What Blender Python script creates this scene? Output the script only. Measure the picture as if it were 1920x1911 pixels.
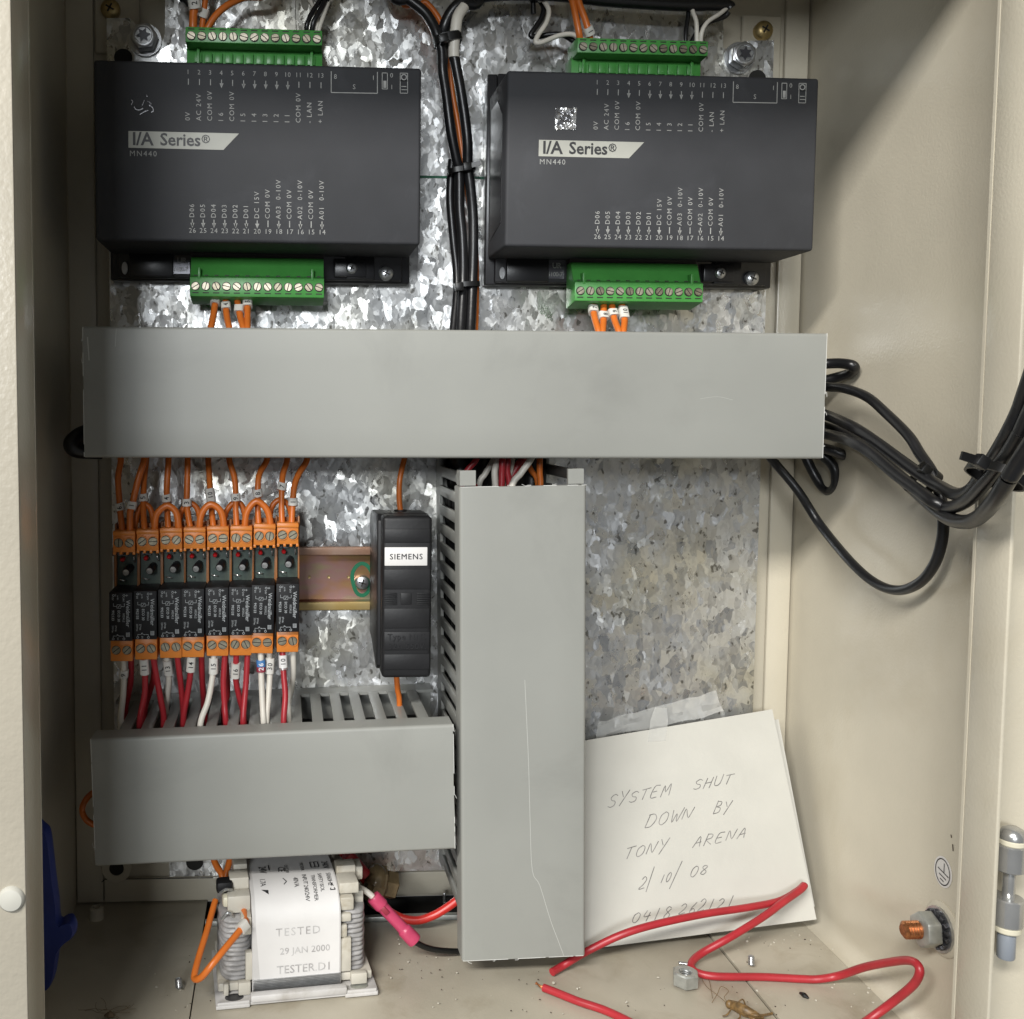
import bpy, bmesh, math, random
from mathutils import Vector, Matrix
random.seed(7)
for o in list(bpy.data.objects): bpy.data.objects.remove(o)
S = bpy.context.scene
COL = S.collection
PI = math.pi

# ------------------------------------------------------------------ camera
FPX, PPX, PPY, DIST = 1920.0, 652.0, 905.0, 565.0      # focal length and principal point of the cropped photo, mm to the plate
def _cam(px, py): return Vector(((px-PPX)/FPX, -(py-PPY)/FPX, 1.0)).normalized()
_fy = _cam(531, 775)
_ro = math.radians(0.26)
_x0 = Vector((math.cos(_ro), -math.sin(_ro), 0)); _fx = (_x0-_fy*_x0.dot(_fy)).normalized()
_fz = -_fx.cross(_fy)
WM = Matrix((_fx, _fy, _fz))
CAM = Vector((0, -DIST, 0))
def _ray(px, py): return WM @ _cam(px, py)
def H(px, py, h):            # point on the plane h mm in front of the mounting plate
    r = _ray(px, py); return CAM + r*((-h-CAM.y)/r.y)
def ONX(px, py, X):
    r = _ray(px, py); return CAM + r*((X-CAM.x)/r.x)
def ONZ(px, py, Z):
    r = _ray(px, py); return CAM + r*((Z-CAM.z)/r.z)
def ONP(px, py, O, N):
    r = _ray(px, py); return CAM + r*((O-CAM).dot(N)/r.dot(N))
def PROJ(p):
    c = WM.transposed() @ (p-CAM); return (PPX+FPX*c.x/c.z, PPY-FPX*c.y/c.z)

cd = bpy.data.cameras.new('camera'); cam = bpy.data.objects.new('camera', cd); COL.objects.link(cam)
cd.sensor_width = 36; cd.lens = 36*FPX/1920; cd.shift_x = (960-PPX)/1920; cd.shift_y = -(955.5-PPY)/1920
cd.clip_start = 0.01; cd.clip_end = 50
right, up, fwd = WM.col[0], WM.col[1], WM.col[2]
rot = Matrix((right, up, -fwd)).transposed().to_4x4()
cam.matrix_world = Matrix.Translation(CAM*0.001) @ rot
S.camera = cam
S.render.resolution_x, S.render.resolution_y = 1024, 1019

# ------------------------------------------------------------------ light: a room with two ceiling lamps in front of the cabinet
W = bpy.data.worlds.new('World'); S.world = W; W.use_nodes = True
bg = W.node_tree.nodes['Background']; bg.inputs[0].default_value = (0.92, 0.96, 1.0, 1); bg.inputs[1].default_value = 0.18
def lamp(name, direction, dist, sx, sy, watts, col, target=Vector((0.09, -0.04, 0.0))):
    ld = bpy.data.lights.new(name, 'AREA'); ld.shape = 'RECTANGLE'; ld.size = sx; ld.size_y = sy; ld.energy = watts; ld.color = col
    o = bpy.data.objects.new(name, ld); COL.objects.link(o)
    d = Vector(direction).normalized(); o.location = target + d*dist
    z = Vector((0, d.y, d.z)).normalized(); x = Vector((1, 0, 0))
    o.rotation_euler = Matrix((x, z.cross(x), z)).transposed().to_euler()
    return o
lamp('ceiling_lamp', (-0.66, -1, 0.70), 2.4, 1.4, 0.26, 84, (1.0, 0.975, 0.93))
lamp('room_lamp', (-0.26, -1, 0.19), 3.0, 0.8, 0.40, 44, (0.93, 0.97, 1.0))
S.view_settings.view_transform = 'Standard'; S.view_settings.look = 'None'
S.view_settings.exposure = 0.0; S.view_settings.gamma = 1.0
S.render.engine = 'CYCLES'

# ------------------------------------------------------------------ materials
MAT = {}
def mat(name, base, rough=0.5, metal=0.0, var=0.0, vscale=60.0, bump=0.0, bscale=900.0, bdist=0.0003, spec=0.5, trans=0.0, alpha=1.0, base2=None, ramp=(0.35, 0.7), rvar=0.0, stretch=None, detail=4.0):
    m = bpy.data.materials.new(name); m.use_nodes = True; nt = m.node_tree; n = nt.nodes; l = nt.links
    b = n['Principled BSDF']; tc = n.new('ShaderNodeTexCoord')
    co = tc.outputs['Object']
    if stretch:
        mp = n.new('ShaderNodeMapping'); mp.inputs['Scale'].default_value = stretch; l.new(co, mp.inputs[0]); co = mp.outputs[0]
    b.inputs['Roughness'].default_value = rough; b.inputs['Metallic'].default_value = metal
    b.inputs['Specular IOR Level'].default_value = spec
    if trans: b.inputs['Transmission Weight'].default_value = trans
    if alpha < 1: b.inputs['Alpha'].default_value = alpha
    c1 = (*base, 1)
    if var or base2:
        nz = n.new('ShaderNodeTexNoise'); nz.inputs['Scale'].default_value = vscale; nz.inputs['Detail'].default_value = detail; l.new(co, nz.inputs['Vector'])
        cr = n.new('ShaderNodeValToRGB'); cr.color_ramp.elements[0].position = ramp[0]; cr.color_ramp.elements[1].position = ramp[1]
        if base2: a, z = base, base2
        else: a = tuple(max(0, c*(1-var)) for c in base); z = tuple(min(1, c*(1+var)) for c in base)
        cr.color_ramp.elements[0].color = (*a, 1); cr.color_ramp.elements[1].color = (*z, 1)
        l.new(nz.outputs['Fac'], cr.inputs[0]); l.new(cr.outputs[0], b.inputs['Base Color'])
        if rvar:
            mr = n.new('ShaderNodeMapRange'); mr.inputs['To Min'].default_value = rough-rvar; mr.inputs['To Max'].default_value = rough+rvar
            l.new(nz.outputs['Fac'], mr.inputs['Value']); l.new(mr.outputs[0], b.inputs['Roughness'])
    else: b.inputs['Base Color'].default_value = c1
    if bump:
        nb = n.new('ShaderNodeTexNoise'); nb.inputs['Scale'].default_value = bscale; nb.inputs['Detail'].default_value = 2; l.new(co, nb.inputs['Vector'])
        bp = n.new('ShaderNodeBump'); bp.inputs['Strength'].default_value = bump; bp.inputs['Distance'].default_value = bdist
        l.new(nb.outputs['Fac'], bp.inputs['Height']); l.new(bp.outputs[0], b.inputs['Normal'])
    MAT[name] = m; return m
mat('paint', (0.545, 0.50, 0.40), 0.27, var=0.05, vscale=18, bump=0.25, bscale=700, bdist=0.0004)
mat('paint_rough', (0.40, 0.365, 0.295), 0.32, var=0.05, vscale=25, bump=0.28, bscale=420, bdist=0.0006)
mat('paint_floor', (0.39, 0.355, 0.28), 0.42, base2=(0.465, 0.425, 0.34), vscale=22, bump=0.2, bscale=800, bdist=0.0003, ramp=(0.3, 0.6), detail=8)
mat('dark_gap', (0.015, 0.014, 0.012), 0.8)  # near-black colour painted in for the shade inside holes, folds and openings
mat('pvc_grey', (0.272, 0.275, 0.253), 0.46, var=0.045, vscale=14, bump=0.12, bscale=1400, bdist=0.0002, detail=8, rvar=0.05)
mat('pvc_edge', (0.60, 0.60, 0.57), 0.7)
mat('case_plastic', (0.040, 0.041, 0.045), 0.62, spec=0.3, var=0.10, vscale=30, bump=0.35, bscale=2200, bdist=0.00012, rvar=0.05)
mat('base_plastic', (0.012, 0.012, 0.014), 0.30, bump=0.1)
mat('print_grey', (0.33, 0.33, 0.315), 0.6, var=0.12, vscale=300)
mat('badge_grey', (0.40, 0.40, 0.355), 0.5, var=0.05, vscale=80)
mat('badge_ink', (0.028, 0.028, 0.03), 0.5)
mat('foil', (0.75, 0.75, 0.74), 0.22, metal=0.85, base2=(0.25, 0.25, 0.26), vscale=260, ramp=(0.46, 0.56), bump=0.8, bscale=500, bdist=0.001)
mat('gloss_residue', (0.22, 0.22, 0.23), 0.15, metal=0.3)
mat('green_plastic', (0.065, 0.29, 0.058), 0.36, var=0.10, vscale=70, bump=0.1)
mat('screw_metal', (0.46, 0.42, 0.33), 0.44, metal=0.8, var=0.25, vscale=500)
mat('screw_dull', (0.30, 0.27, 0.20), 0.42, metal=0.85, var=0.25, vscale=500)
mat('slot_dark', (0.02, 0.018, 0.015), 0.6)  # near-black colour stands in for shade in shallow slots, wells and gaps
mat('zinc', (0.52, 0.53, 0.54), 0.30, metal=0.9, var=0.12, vscale=300, bump=0.15)
mat('zinc_matt', (0.46, 0.47, 0.44), 0.45, metal=0.7, var=0.12, vscale=300)
mat('chrome', (0.50, 0.50, 0.49), 0.24, metal=0.75, var=0.1)
mat('dark_steel', (0.10, 0.10, 0.11), 0.35, metal=0.8)
mat('rail_copper', (0.52, 0.30, 0.20), 0.26, metal=0.55, base2=(0.60, 0.42, 0.33), vscale=60)
mat('rail_gold', (0.58, 0.40, 0.13), 0.26, metal=0.55, base2=(0.62, 0.47, 0.22), vscale=60)
mat('copper', (0.42, 0.17, 0.07), 0.38, metal=0.9, var=0.3, vscale=600)
mat('brass', (0.48, 0.36, 0.16), 0.36, metal=0.8, var=0.2, vscale=300)
mat('cable_black', (0.010, 0.010, 0.011), 0.33, bump=0.25, bscale=120, bdist=0.0006, var=0.15)
mat('tie_black', (0.006, 0.006, 0.006), 0.38)
mat('wire_orange', (0.62, 0.155, 0.022), 0.36, var=0.10, vscale=80, bump=0.15, bscale=150, bdist=0.0005)
mat('wire_red', (0.37, 0.022, 0.030), 0.38, var=0.10, vscale=80, bump=0.15, bscale=150, bdist=0.0005)
mat('wire_bright_red', (0.50, 0.024, 0.018), 0.34)
mat('wire_white', (0.70, 0.66, 0.58), 0.42, var=0.05, vscale=100, bump=0.12, bscale=150, bdist=0.0005)
mat('sleeve_white', (0.62, 0.60, 0.55), 0.5, var=0.05, vscale=200)
mat('sleeve_blue', (0.05, 0.18, 0.42), 0.45)
mat('sleeve_red', (0.25, 0.02, 0.04), 0.45)
mat('clear_sleeve', (0.8, 0.78, 0.75), 0.2, trans=0.75)
mat('ink', (0.012, 0.012, 0.014), 0.6)
mat('white_ink', (0.75, 0.75, 0.75), 0.6)
mat('term_orange', (0.66, 0.21, 0.03), 0.38, var=0.06, vscale=90, bump=0.08)
mat('tray_brown', (0.30, 0.11, 0.025), 0.4, var=0.15, vscale=90)
mat('pcb', (0.035, 0.06, 0.05), 0.35, base2=(0.075, 0.10, 0.075), vscale=130, ramp=(0.4, 0.62))
mat('relay_black', (0.008, 0.008, 0.009), 0.55, spec=0.3, bump=0.1)
mat('pvc_scratch', (0.50, 0.50, 0.47), 0.6)
mat('cap_silver', (0.52, 0.52, 0.51), 0.3, metal=0.6, var=0.35, vscale=700)
mat('relay_print', (0.40, 0.42, 0.43), 0.6, var=0.2, vscale=900)
mat('led_red', (0.45, 0.012, 0.015), 0.18)
mat('fuse_black', (0.012, 0.012, 0.013), 0.5, spec=0.35, var=0.3, vscale=40, bump=0.2, bscale=500, bdist=0.0003)
mat('label_white', (0.66, 0.645, 0.63), 0.45, var=0.03, vscale=60)
mat('note_paper', (0.51, 0.50, 0.455), 0.85, var=0.03, vscale=40, bump=0.15, bscale=300, bdist=0.0006)
mat('pencil', (0.13, 0.125, 0.12), 0.7, base2=(0.24, 0.23, 0.22), vscale=260, ramp=(0.40, 0.60))
mat('tape', (0.75, 0.75, 0.72), 0.12, alpha=0.34, bump=0.5, bscale=90, bdist=0.0015)
mat('transformer_white', (0.54, 0.525, 0.51), 0.42, var=0.05, vscale=120)
mat('coil_tape', (0.36, 0.35, 0.345), 0.42, var=0.18, vscale=200)
mat('bobbin', (0.52, 0.49, 0.42), 0.42, var=0.06, vscale=100)
mat('stamp_ink', (0.34, 0.325, 0.32), 0.7, base2=(0.52, 0.51, 0.50), vscale=220, ramp=(0.42, 0.58))
mat('crimp_pink', (0.46, 0.05, 0.115), 0.34, var=0.08, vscale=150)
mat('resin_brown', (0.16, 0.115, 0.06), 0.28, var=0.3, vscale=120, bump=0.6, bscale=220, bdist=0.001)
mat('glove_blue', (0.008, 0.022, 0.16), 0.5, var=0.1)
mat('cricket_brown', (0.16, 0.095, 0.035), 0.45, var=0.45, vscale=500)
mat('fibre_brown', (0.13, 0.09, 0.05), 0.7)
mat('crumb', (0.52, 0.49, 0.41), 0.8)
mat('crumb_dark', (0.05, 0.035, 0.025), 0.8)
mat('marker_green', (0.005, 0.13, 0.06), 0.4)
mat('plug_white', (0.46, 0.45, 0.40), 0.45)
mat('nylon', (0.62, 0.58, 0.45), 0.4)
mat('nylon_blue', (0.22, 0.24, 0.27), 0.3)

def smudge(name, scale, amt, lo, hi, tint=(1, 1, 1)):              # grime: irregular marks multiplied over the plain colour
    m = MAT[name]; nt = m.node_tree; n = nt.nodes; l = nt.links; b = n['Principled BSDF']
    src = b.inputs['Base Color'].links[0].from_socket
    tc = n.new('ShaderNodeTexCoord'); nz = n.new('ShaderNodeTexNoise'); nz.inputs['Scale'].default_value = scale; nz.inputs['Detail'].default_value = 9; nz.inputs['Roughness'].default_value = 0.62; nz.inputs['Distortion'].default_value = 0.6
    l.new(tc.outputs['Object'], nz.inputs['Vector'])
    cr = n.new('ShaderNodeValToRGB'); cr.color_ramp.elements[0].position = lo; cr.color_ramp.elements[1].position = hi
    cr.color_ramp.elements[0].color = (1, 1, 1, 1); cr.color_ramp.elements[1].color = (amt*tint[0], amt*tint[1], amt*tint[2], 1); l.new(nz.outputs['Fac'], cr.inputs[0])
    mx = n.new('ShaderNodeMix'); mx.data_type = 'RGBA'; mx.blend_type = 'MULTIPLY'; mx.inputs['Factor'].default_value = 1
    l.new(src, mx.inputs['A']); l.new(cr.outputs[0], mx.inputs['B']); l.new(mx.outputs['Result'], b.inputs['Base Color'])
smudge('pvc_grey', 11, 0.87, 0.56, 0.74); smudge('paint_floor', 30, 0.80, 0.54, 0.72, (1, 0.96, 0.9)); smudge('paint', 9, 0.93, 0.55, 0.72, (1, 0.98, 0.94))
smudge('coil_tape', 90, 0.6, 0.5, 0.7, (1, 0.95, 0.88)); smudge('bobbin', 60, 0.7, 0.52, 0.7, (1, 0.94, 0.84)); smudge('transformer_white', 50, 0.78, 0.55, 0.72, (1, 0.97, 0.92)); smudge('case_plastic', 16, 1.5, 0.58, 0.78)
def spangle():
    m = bpy.data.materials.new('galvanised'); m.use_nodes = True; nt = m.node_tree; n = nt.nodes; l = nt.links; b = n['Principled BSDF']
    tc = n.new('ShaderNodeTexCoord'); co = tc.outputs['Object']
    nz = n.new('ShaderNodeTexNoise'); nz.inputs['Scale'].default_value = 95; nz.inputs['Detail'].default_value = 2; l.new(co, nz.inputs['Vector'])
    sc = n.new('ShaderNodeVectorMath'); sc.operation = 'MULTIPLY_ADD'; sc.inputs[1].default_value = (0.007, 0.007, 0.007); l.new(nz.outputs['Color'], sc.inputs[0]); l.new(co, sc.inputs[2])
    mp = n.new('ShaderNodeMapping'); mp.inputs['Rotation'].default_value = (0, 0.6, 0); mp.inputs['Scale'].default_value = (1.25, 1, 0.8); l.new(sc.outputs[0], mp.inputs[0])
    cols = []
    for s, dm in ((150, 'MANHATTAN'), (380, 'CHEBYCHEV')):
        v = n.new('ShaderNodeTexVoronoi'); v.distance = dm; v.inputs['Scale'].default_value = s; v.inputs['Randomness'].default_value = 1; l.new(mp.outputs[0], v.inputs['Vector']); cols.append(v.outputs['Color'])
    mx = n.new('ShaderNodeMix'); mx.data_type = 'RGBA'; mx.inputs['Factor'].default_value = 0.33; l.new(cols[0], mx.inputs['A']); l.new(cols[1], mx.inputs['B'])
    vc = mx.outputs['Result']
    se = n.new('ShaderNodeSeparateColor'); l.new(vc, se.inputs[0])
    cr = n.new('ShaderNodeValToRGB'); e = cr.color_ramp.elements
    e[0].position = 0.12; e[0].color = (0.41, 0.415, 0.42, 1); e[1].position = 0.8; e[1].color = (0.70, 0.71, 0.71, 1)
    mid = e.new(0.34); mid.color = (0.53, 0.53, 0.52, 1)
    l.new(se.outputs[0], cr.inputs[0])
    # storage stains: warm patches and small dark marks
    n2 = n.new('ShaderNodeTexNoise'); n2.inputs['Scale'].default_value = 16; n2.inputs['Detail'].default_value = 3; l.new(co, n2.inputs['Vector'])
    r2 = n.new('ShaderNodeValToRGB'); r2.color_ramp.elements[0].position = 0.50; r2.color_ramp.elements[1].position = 0.66
    r2.color_ramp.elements[0].color = (1, 1, 1, 1); r2.color_ramp.elements[1].color = (0.97, 0.935, 0.82, 1); l.new(n2.outputs['Fac'], r2.inputs[0])
    m1 = n.new('ShaderNodeMix'); m1.data_type = 'RGBA'; m1.blend_type = 'MULTIPLY'; m1.inputs['Factor'].default_value = 1; l.new(cr.outputs[0], m1.inputs['A']); l.new(r2.outputs[0], m1.inputs['B'])
    n3 = n.new('ShaderNodeTexNoise'); n3.inputs['Scale'].default_value = 300; n3.inputs['Detail'].default_value = 2; l.new(mp.outputs[0], n3.inputs['Vector'])
    r3 = n.new('ShaderNodeValToRGB'); r3.color_ramp.elements[0].position = 0.30; r3.color_ramp.elements[1].position = 0.37
    r3.color_ramp.elements[0].color = (0.35, 0.34, 0.32, 1); r3.color_ramp.elements[1].color = (1, 1, 1, 1); l.new(n3.outputs['Fac'], r3.inputs[0])
    m2 = n.new('ShaderNodeMix'); m2.data_type = 'RGBA'; m2.blend_type = 'MULTIPLY'; m2.inputs['Factor'].default_value = 1; l.new(m1.outputs['Result'], m2.inputs['A']); l.new(r3.outputs[0], m2.inputs['B'])
    l.new(m2.outputs['Result'], b.inputs['Base Color'])
    ge = n.new('ShaderNodeNewGeometry')
    sub = n.new('ShaderNodeVectorMath'); sub.operation = 'SUBTRACT'; sub.inputs[1].default_value = (0.5, 0.5, 0.5); l.new(vc, sub.inputs[0])
    ml = n.new('ShaderNodeVectorMath'); ml.operation = 'MULTIPLY_ADD'; ml.inputs[1].default_value = (0.34, 0.34, 0.34); l.new(sub.outputs[0], ml.inputs[0]); l.new(ge.outputs['Normal'], ml.inputs[2])
    nm = n.new('ShaderNodeVectorMath'); nm.operation = 'NORMALIZE'; l.new(ml.outputs[0], nm.inputs[0]); l.new(nm.outputs[0], b.inputs['Normal'])
    b.inputs['Metallic'].default_value = 0.85
    mr = n.new('ShaderNodeMapRange'); mr.inputs['To Min'].default_value = 0.24; mr.inputs['To Max'].default_value = 0.44; l.new(se.outputs[1], mr.inputs['Value']); l.new(mr.outputs[0], b.inputs['Roughness'])
    MAT['galvanised'] = m
spangle()
def passivated():
    m = bpy.data.materials.new('yellow_zinc'); m.use_nodes = True; nt = m.node_tree; n = nt.nodes; l = nt.links; b = n['Principled BSDF']
    tc = n.new('ShaderNodeTexCoord'); nz = n.new('ShaderNodeTexNoise'); nz.inputs['Scale'].default_value = 45; nz.inputs['Detail'].default_value = 3
    mp = n.new('ShaderNodeMapping'); mp.inputs['Scale'].default_value = (0.7, 1, 1.2); l.new(tc.outputs['Object'], mp.inputs[0]); l.new(mp.outputs[0], nz.inputs['Vector'])
    cr = n.new('ShaderNodeValToRGB'); e = cr.color_ramp.elements
    e[0].position = 0.30; e[0].color = (0.55, 0.40, 0.14, 1); e[1].position = 0.72; e[1].color = (0.42, 0.41, 0.28, 1)
    for p, c in ((0.44, (0.55, 0.30, 0.17)), (0.54, (0.54, 0.31, 0.28)), (0.62, (0.50, 0.41, 0.24))): q = e.new(p); q.color = (*c, 1)
    l.new(nz.outputs['Fac'], cr.inputs[0]); l.new(cr.outputs[0], b.inputs['Base Color'])
    b.inputs['Metallic'].default_value = 0.75; b.inputs['Roughness'].default_value = 0.33
    MAT['yellow_zinc'] = m
passivated()

# ------------------------------------------------------------------ mesh helpers (all lengths in millimetres)
TM = {}
def mesh_of(bm, mats, origin=None, smooth=0.6):
    if origin is not None: bmesh.ops.transform(bm, matrix=origin.inverted(), verts=bm.verts)
    bmesh.ops.scale(bm, vec=(0.001,)*3, verts=bm.verts)
    bmesh.ops.recalc_face_normals(bm, faces=bm.faces)
    for e in bm.edges:
        e.smooth = len(e.link_faces) == 2 and e.calc_face_angle(9) < smooth
    for f in bm.faces: f.smooth = True
    me = bpy.data.meshes.new('mesh'); bm.to_mesh(me); bm.free()
    for x in (mats if isinstance(mats, (list, tuple)) else [mats]): me.materials.append(MAT[x])
    return me
def tag(o, label, cat, group=None, kind=None):
    if label: o['label'] = label
    if cat: o['category'] = cat
    if group: o['group'] = group
    if kind: o['kind'] = kind
    return o
def thing(name, label, cat, loc=Vector((0, 0, 0)), R=None, group=None):
    o = bpy.data.objects.new(name, None); COL.objects.link(o); o.empty_display_size = 0.005
    m = Matrix.Translation(loc) @ (R.to_4x4() if R else Matrix.Identity(4))
    TM[o] = m; mm = m.copy(); mm.translation = mm.translation*0.001; o.matrix_world = mm
    return tag(o, label, cat, group)
def obj(name, bm, mats, parent=None, local=False, smooth=0.6, label=None, cat=None, group=None, kind=None):
    if parent is None:
        c = sum((v.co for v in bm.verts), Vector())/max(1, len(bm.verts)); zmin = min(v.co.z for v in bm.verts)
        m = Matrix.Translation(Vector((c.x, c.y, zmin)))
        me = mesh_of(bm, mats, m, smooth); o = bpy.data.objects.new(name, me); o.location = m.translation*0.001; TM[o] = m
    else:
        me = mesh_of(bm, mats, None if local else TM[parent], smooth); o = bpy.data.objects.new(name, me); o.parent = parent; TM[o] = TM[parent]
    COL.objects.link(o)
    return tag(o, label, cat, group, kind)
def inst(name, me, parent, loc, R=None):                 # a piece that shares its mesh; loc in the parent's frame
    o = bpy.data.objects.new(name, me); COL.objects.link(o); o.parent = parent
    m = Matrix.Translation(Vector(loc)*0.001) @ (R.to_4x4() if R else Matrix.Identity(4)); o.matrix_local = m
    TM[o] = TM.get(parent, Matrix.Identity(4)); return o
def copy_tree(o, parent=None):
    c = o.copy(); COL.objects.link(c); c.parent = parent
    for ch in o.children: copy_tree(ch, c)
    return c
def B(): return bmesh.new()
def box(bm, lo, hi, bev=0.0, seg=2, M=None, mi=0):
    lo, hi = Vector(lo), Vector(hi); c = (lo+hi)/2; d = hi-lo
    r = bmesh.ops.create_cube(bm, size=1, matrix=Matrix.Translation(c) @ Matrix.Diagonal((*d, 1)))
    vs = r['verts']
    if mi:
        for f in {f for v in vs for f in v.link_faces}: f.material_index = mi
    if bev:
        es = list({e for v in vs for e in v.link_edges})
        bev = min(bev, 0.49*min(abs(x) for x in d))
        g = bmesh.ops.bevel(bm, geom=es, offset=bev, segments=seg, profile=0.5, affect='EDGES'); vs = list({v for f in g['faces'] for v in f.verts} | {v for v in vs if v.is_valid})
    if M: bmesh.ops.transform(bm, matrix=M, verts=[v for v in vs if v.is_valid])
    return vs
def prism(bm, poly, fn, a, b, mi=0, bev=0.0):
    A = [bm.verts.new(fn(p[0], p[1], a)) for p in poly]; Z = [bm.verts.new(fn(p[0], p[1], b)) for p in poly]; n = len(poly)
    fs = [bm.faces.new(A), bm.faces.new(Z[::-1])] + [bm.faces.new((A[i], A[(i+1) % n], Z[(i+1) % n], Z[i])) for i in range(n)]
    for f in fs: f.material_index = mi
    if bev:
        es = list({e for f in fs for e in f.edges}); bmesh.ops.recalc_face_normals(bm, faces=fs)
        bmesh.ops.bevel(bm, geom=es, offset=bev, segments=2, profile=0.5, affect='EDGES')
    return fs
def smoothpath(pts, sub=6):
    P = [Vector(p) for p in pts]
    if len(P) < 3: return P
    out = []
    Q = [P[0]*2-P[1]] + P + [P[-1]*2-P[-2]]
    for i in range(1, len(Q)-2):
        p0, p1, p2, p3 = Q[i-1:i+3]
        for k in range(sub):
            t = k/sub
            out.append(0.5*((2*p1)+(p2-p0)*t+(2*p0-5*p1+4*p2-p3)*t*t+(3*p1-p0-3*p2+p3)*t**3))
    out.append(P[-1]); return out
def tube(bm, pts, r, seg=10, sub=6, mi=0, flat=1.0, fref=None):
    P = smoothpath(pts, sub) if sub > 1 else [Vector(p) for p in pts]
    n = len(P); rs = r if isinstance(r, (list, tuple)) else None
    nrm = None; rings = []
    for i, p in enumerate(P):
        t = (P[min(i+1, n-1)]-P[max(i-1, 0)]).normalized()
        if nrm is None:
            ref = Vector(fref) if fref else (Vector((0, 1, 0)) if abs(t.y) < 0.9 else Vector((1, 0, 0)))
            nrm = (ref-t*ref.dot(t)).normalized()
        else: nrm = (nrm-t*nrm.dot(t)).normalized()
        bn = t.cross(nrm)
        if rs:
            u = i/(n-1)*(len(rs)-1); k = min(int(u), len(rs)-2); rr = rs[k]+(rs[k+1]-rs[k])*(u-k)
        else: rr = r
        rings.append([bm.verts.new(p+(nrm*math.cos(a)*flat+bn*math.sin(a))*rr) for a in [2*PI*j/seg for j in range(seg)]])
    fs = []
    for a, b in zip(rings, rings[1:]):
        for j in range(seg): fs.append(bm.faces.new((a[j], a[(j+1) % seg], b[(j+1) % seg], b[j])))
    fs.append(bm.faces.new(rings[0][::-1])); fs.append(bm.faces.new(rings[-1]))
    for f in fs: f.material_index = mi
    return P
def lathe(bm, prof, O, axis, seg=24, mi=0, ref=None, hexa=False):
    ax = Vector(axis).normalized(); ref = Vector(ref) if ref else (Vector((0, 0, 1)) if abs(ax.z) < 0.9 else Vector((1, 0, 0)))
    u = (ref-ax*ref.dot(ax)).normalized(); v = ax.cross(u); O = Vector(O); rings = []
    for r, t in prof:
        rings.append([bm.verts.new(O+ax*t+(u*math.cos(2*PI*j/seg)+v*math.sin(2*PI*j/seg))*max(r, 0.001)) for j in range(seg)])
    fs = []
    for a, b in zip(rings, rings[1:]):
        for j in range(seg): fs.append(bm.faces.new((a[j], a[(j+1) % seg], b[(j+1) % seg], b[j])))
    fs.append(bm.faces.new(rings[0][::-1])); fs.append(bm.faces.new(rings[-1]))
    for f in fs: f.material_index = mi
_tc = {}
def text(bm, s, O, R, U, size, align='LEFT', bold=0.0, space=1.0, mi=0):
    key = (s, align, bold, space)
    if key not in _tc:
        cu = bpy.data.curves.new('lettering', 'FONT'); cu.body = s; cu.size = 1; cu.align_x = align; cu.resolution_u = 2; cu.offset = bold; cu.space_character = space
        ob = bpy.data.objects.new('lettering', cu); me = bpy.data.meshes.new_from_object(ob)
        _tc[key] = ([tuple(v.co) for v in me.vertices], [tuple(p.vertices) for p in me.polygons])
        bpy.data.objects.remove(ob); bpy.data.curves.remove(cu); bpy.data.meshes.remove(me)
    V, Fc = _tc[key]; O, R, U = Vector(O), Vector(R), Vector(U)
    vs = [bm.verts.new(O+R*(c[0]*size)+U*(c[1]*size)) for c in V]
    for f in Fc:
        try: bm.faces.new([vs[i] for i in f]).material_index = mi
        except ValueError: pass
def ribbon(bm, pts, w, nrm, mi=0):                        # flat drawn line lying on a surface with the given normal
    P = [Vector(p) for p in pts]; n = len(P); nrm = Vector(nrm); L = []
    for i, p in enumerate(P):
        t = (P[min(i+1, n-1)]-P[max(i-1, 0)]).normalized(); s = nrm.cross(t).normalized()*(w/2)
        L.append((bm.verts.new(p-s), bm.verts.new(p+s)))
    for a, b in zip(L, L[1:]): bm.faces.new((a[0], a[1], b[1], b[0])).material_index = mi
def hexring(r, n=6, ph=0): return [(r*math.cos(2*PI*i/n+ph), r*math.sin(2*PI*i/n+ph)) for i in range(n)]
XV, YV, ZV = Vector((1, 0, 0)), Vector((0, 1, 0)), Vector((0, 0, 1))
RX = lambda a: Matrix.Rotation(a, 3, 'X')
RY = lambda a: Matrix.Rotation(a, 3, 'Y')
RZ = lambda a: Matrix.Rotation(a, 3, 'Z')

# ------------------------------------------------------------------ the cabinet
XL, XR, ZF, ZT, YB = -118.2, 297.5, -281.5, 262.0, 15.0
LXL, LXR = -91.2, 271.5                                   # inner edges of the front return
XG0, XG1 = ONZ(380, 1760, ZF).x, ONZ(1335, 1760, ZF).x    # gland plate seams in the floor
cab = thing('electrical_cabinet', 'open beige painted steel electrical cabinet seen from its front', 'cabinet', Vector((90, 15, ZF)))
bm = B(); box(bm, (XL, YB, ZF-1), (XR, YB+1.5, ZT)); obj('back_wall', bm, 'paint', cab)
bm = B()
bw = 15.5; yb = YB-3.2
for (a0, a1, c0, c1) in ((XL+0.5, XL+bw, ZF+1, ZT), (XR-bw+1, XR-0.7, ZF+1, ZT), (XL+bw+0.4, XR-bw+0.6, ZF+1, ZF+15)):
    box(bm, (a0, yb, c0), (a1, YB-0.2, c1), 1.2)
obj('back_border', bm, 'paint', cab)
bm = B(); box(bm, (XL-1.5, -180, ZF-1), (XL, YB+1.5, ZT)); obj('side_wall', bm, 'paint', cab)
bm = B()
prof = [(XR, ZT), (XR, ZF+9)] + [(XR-9+9*math.cos(a), ZF+9-9*math.sin(a)) for a in (0.3, 0.65, 1.0, 1.3)] + [(XR-9, ZF), (XR-9, ZF-1.5), (XR+1.5, ZF-1.5), (XR+1.5, ZT)]
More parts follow.
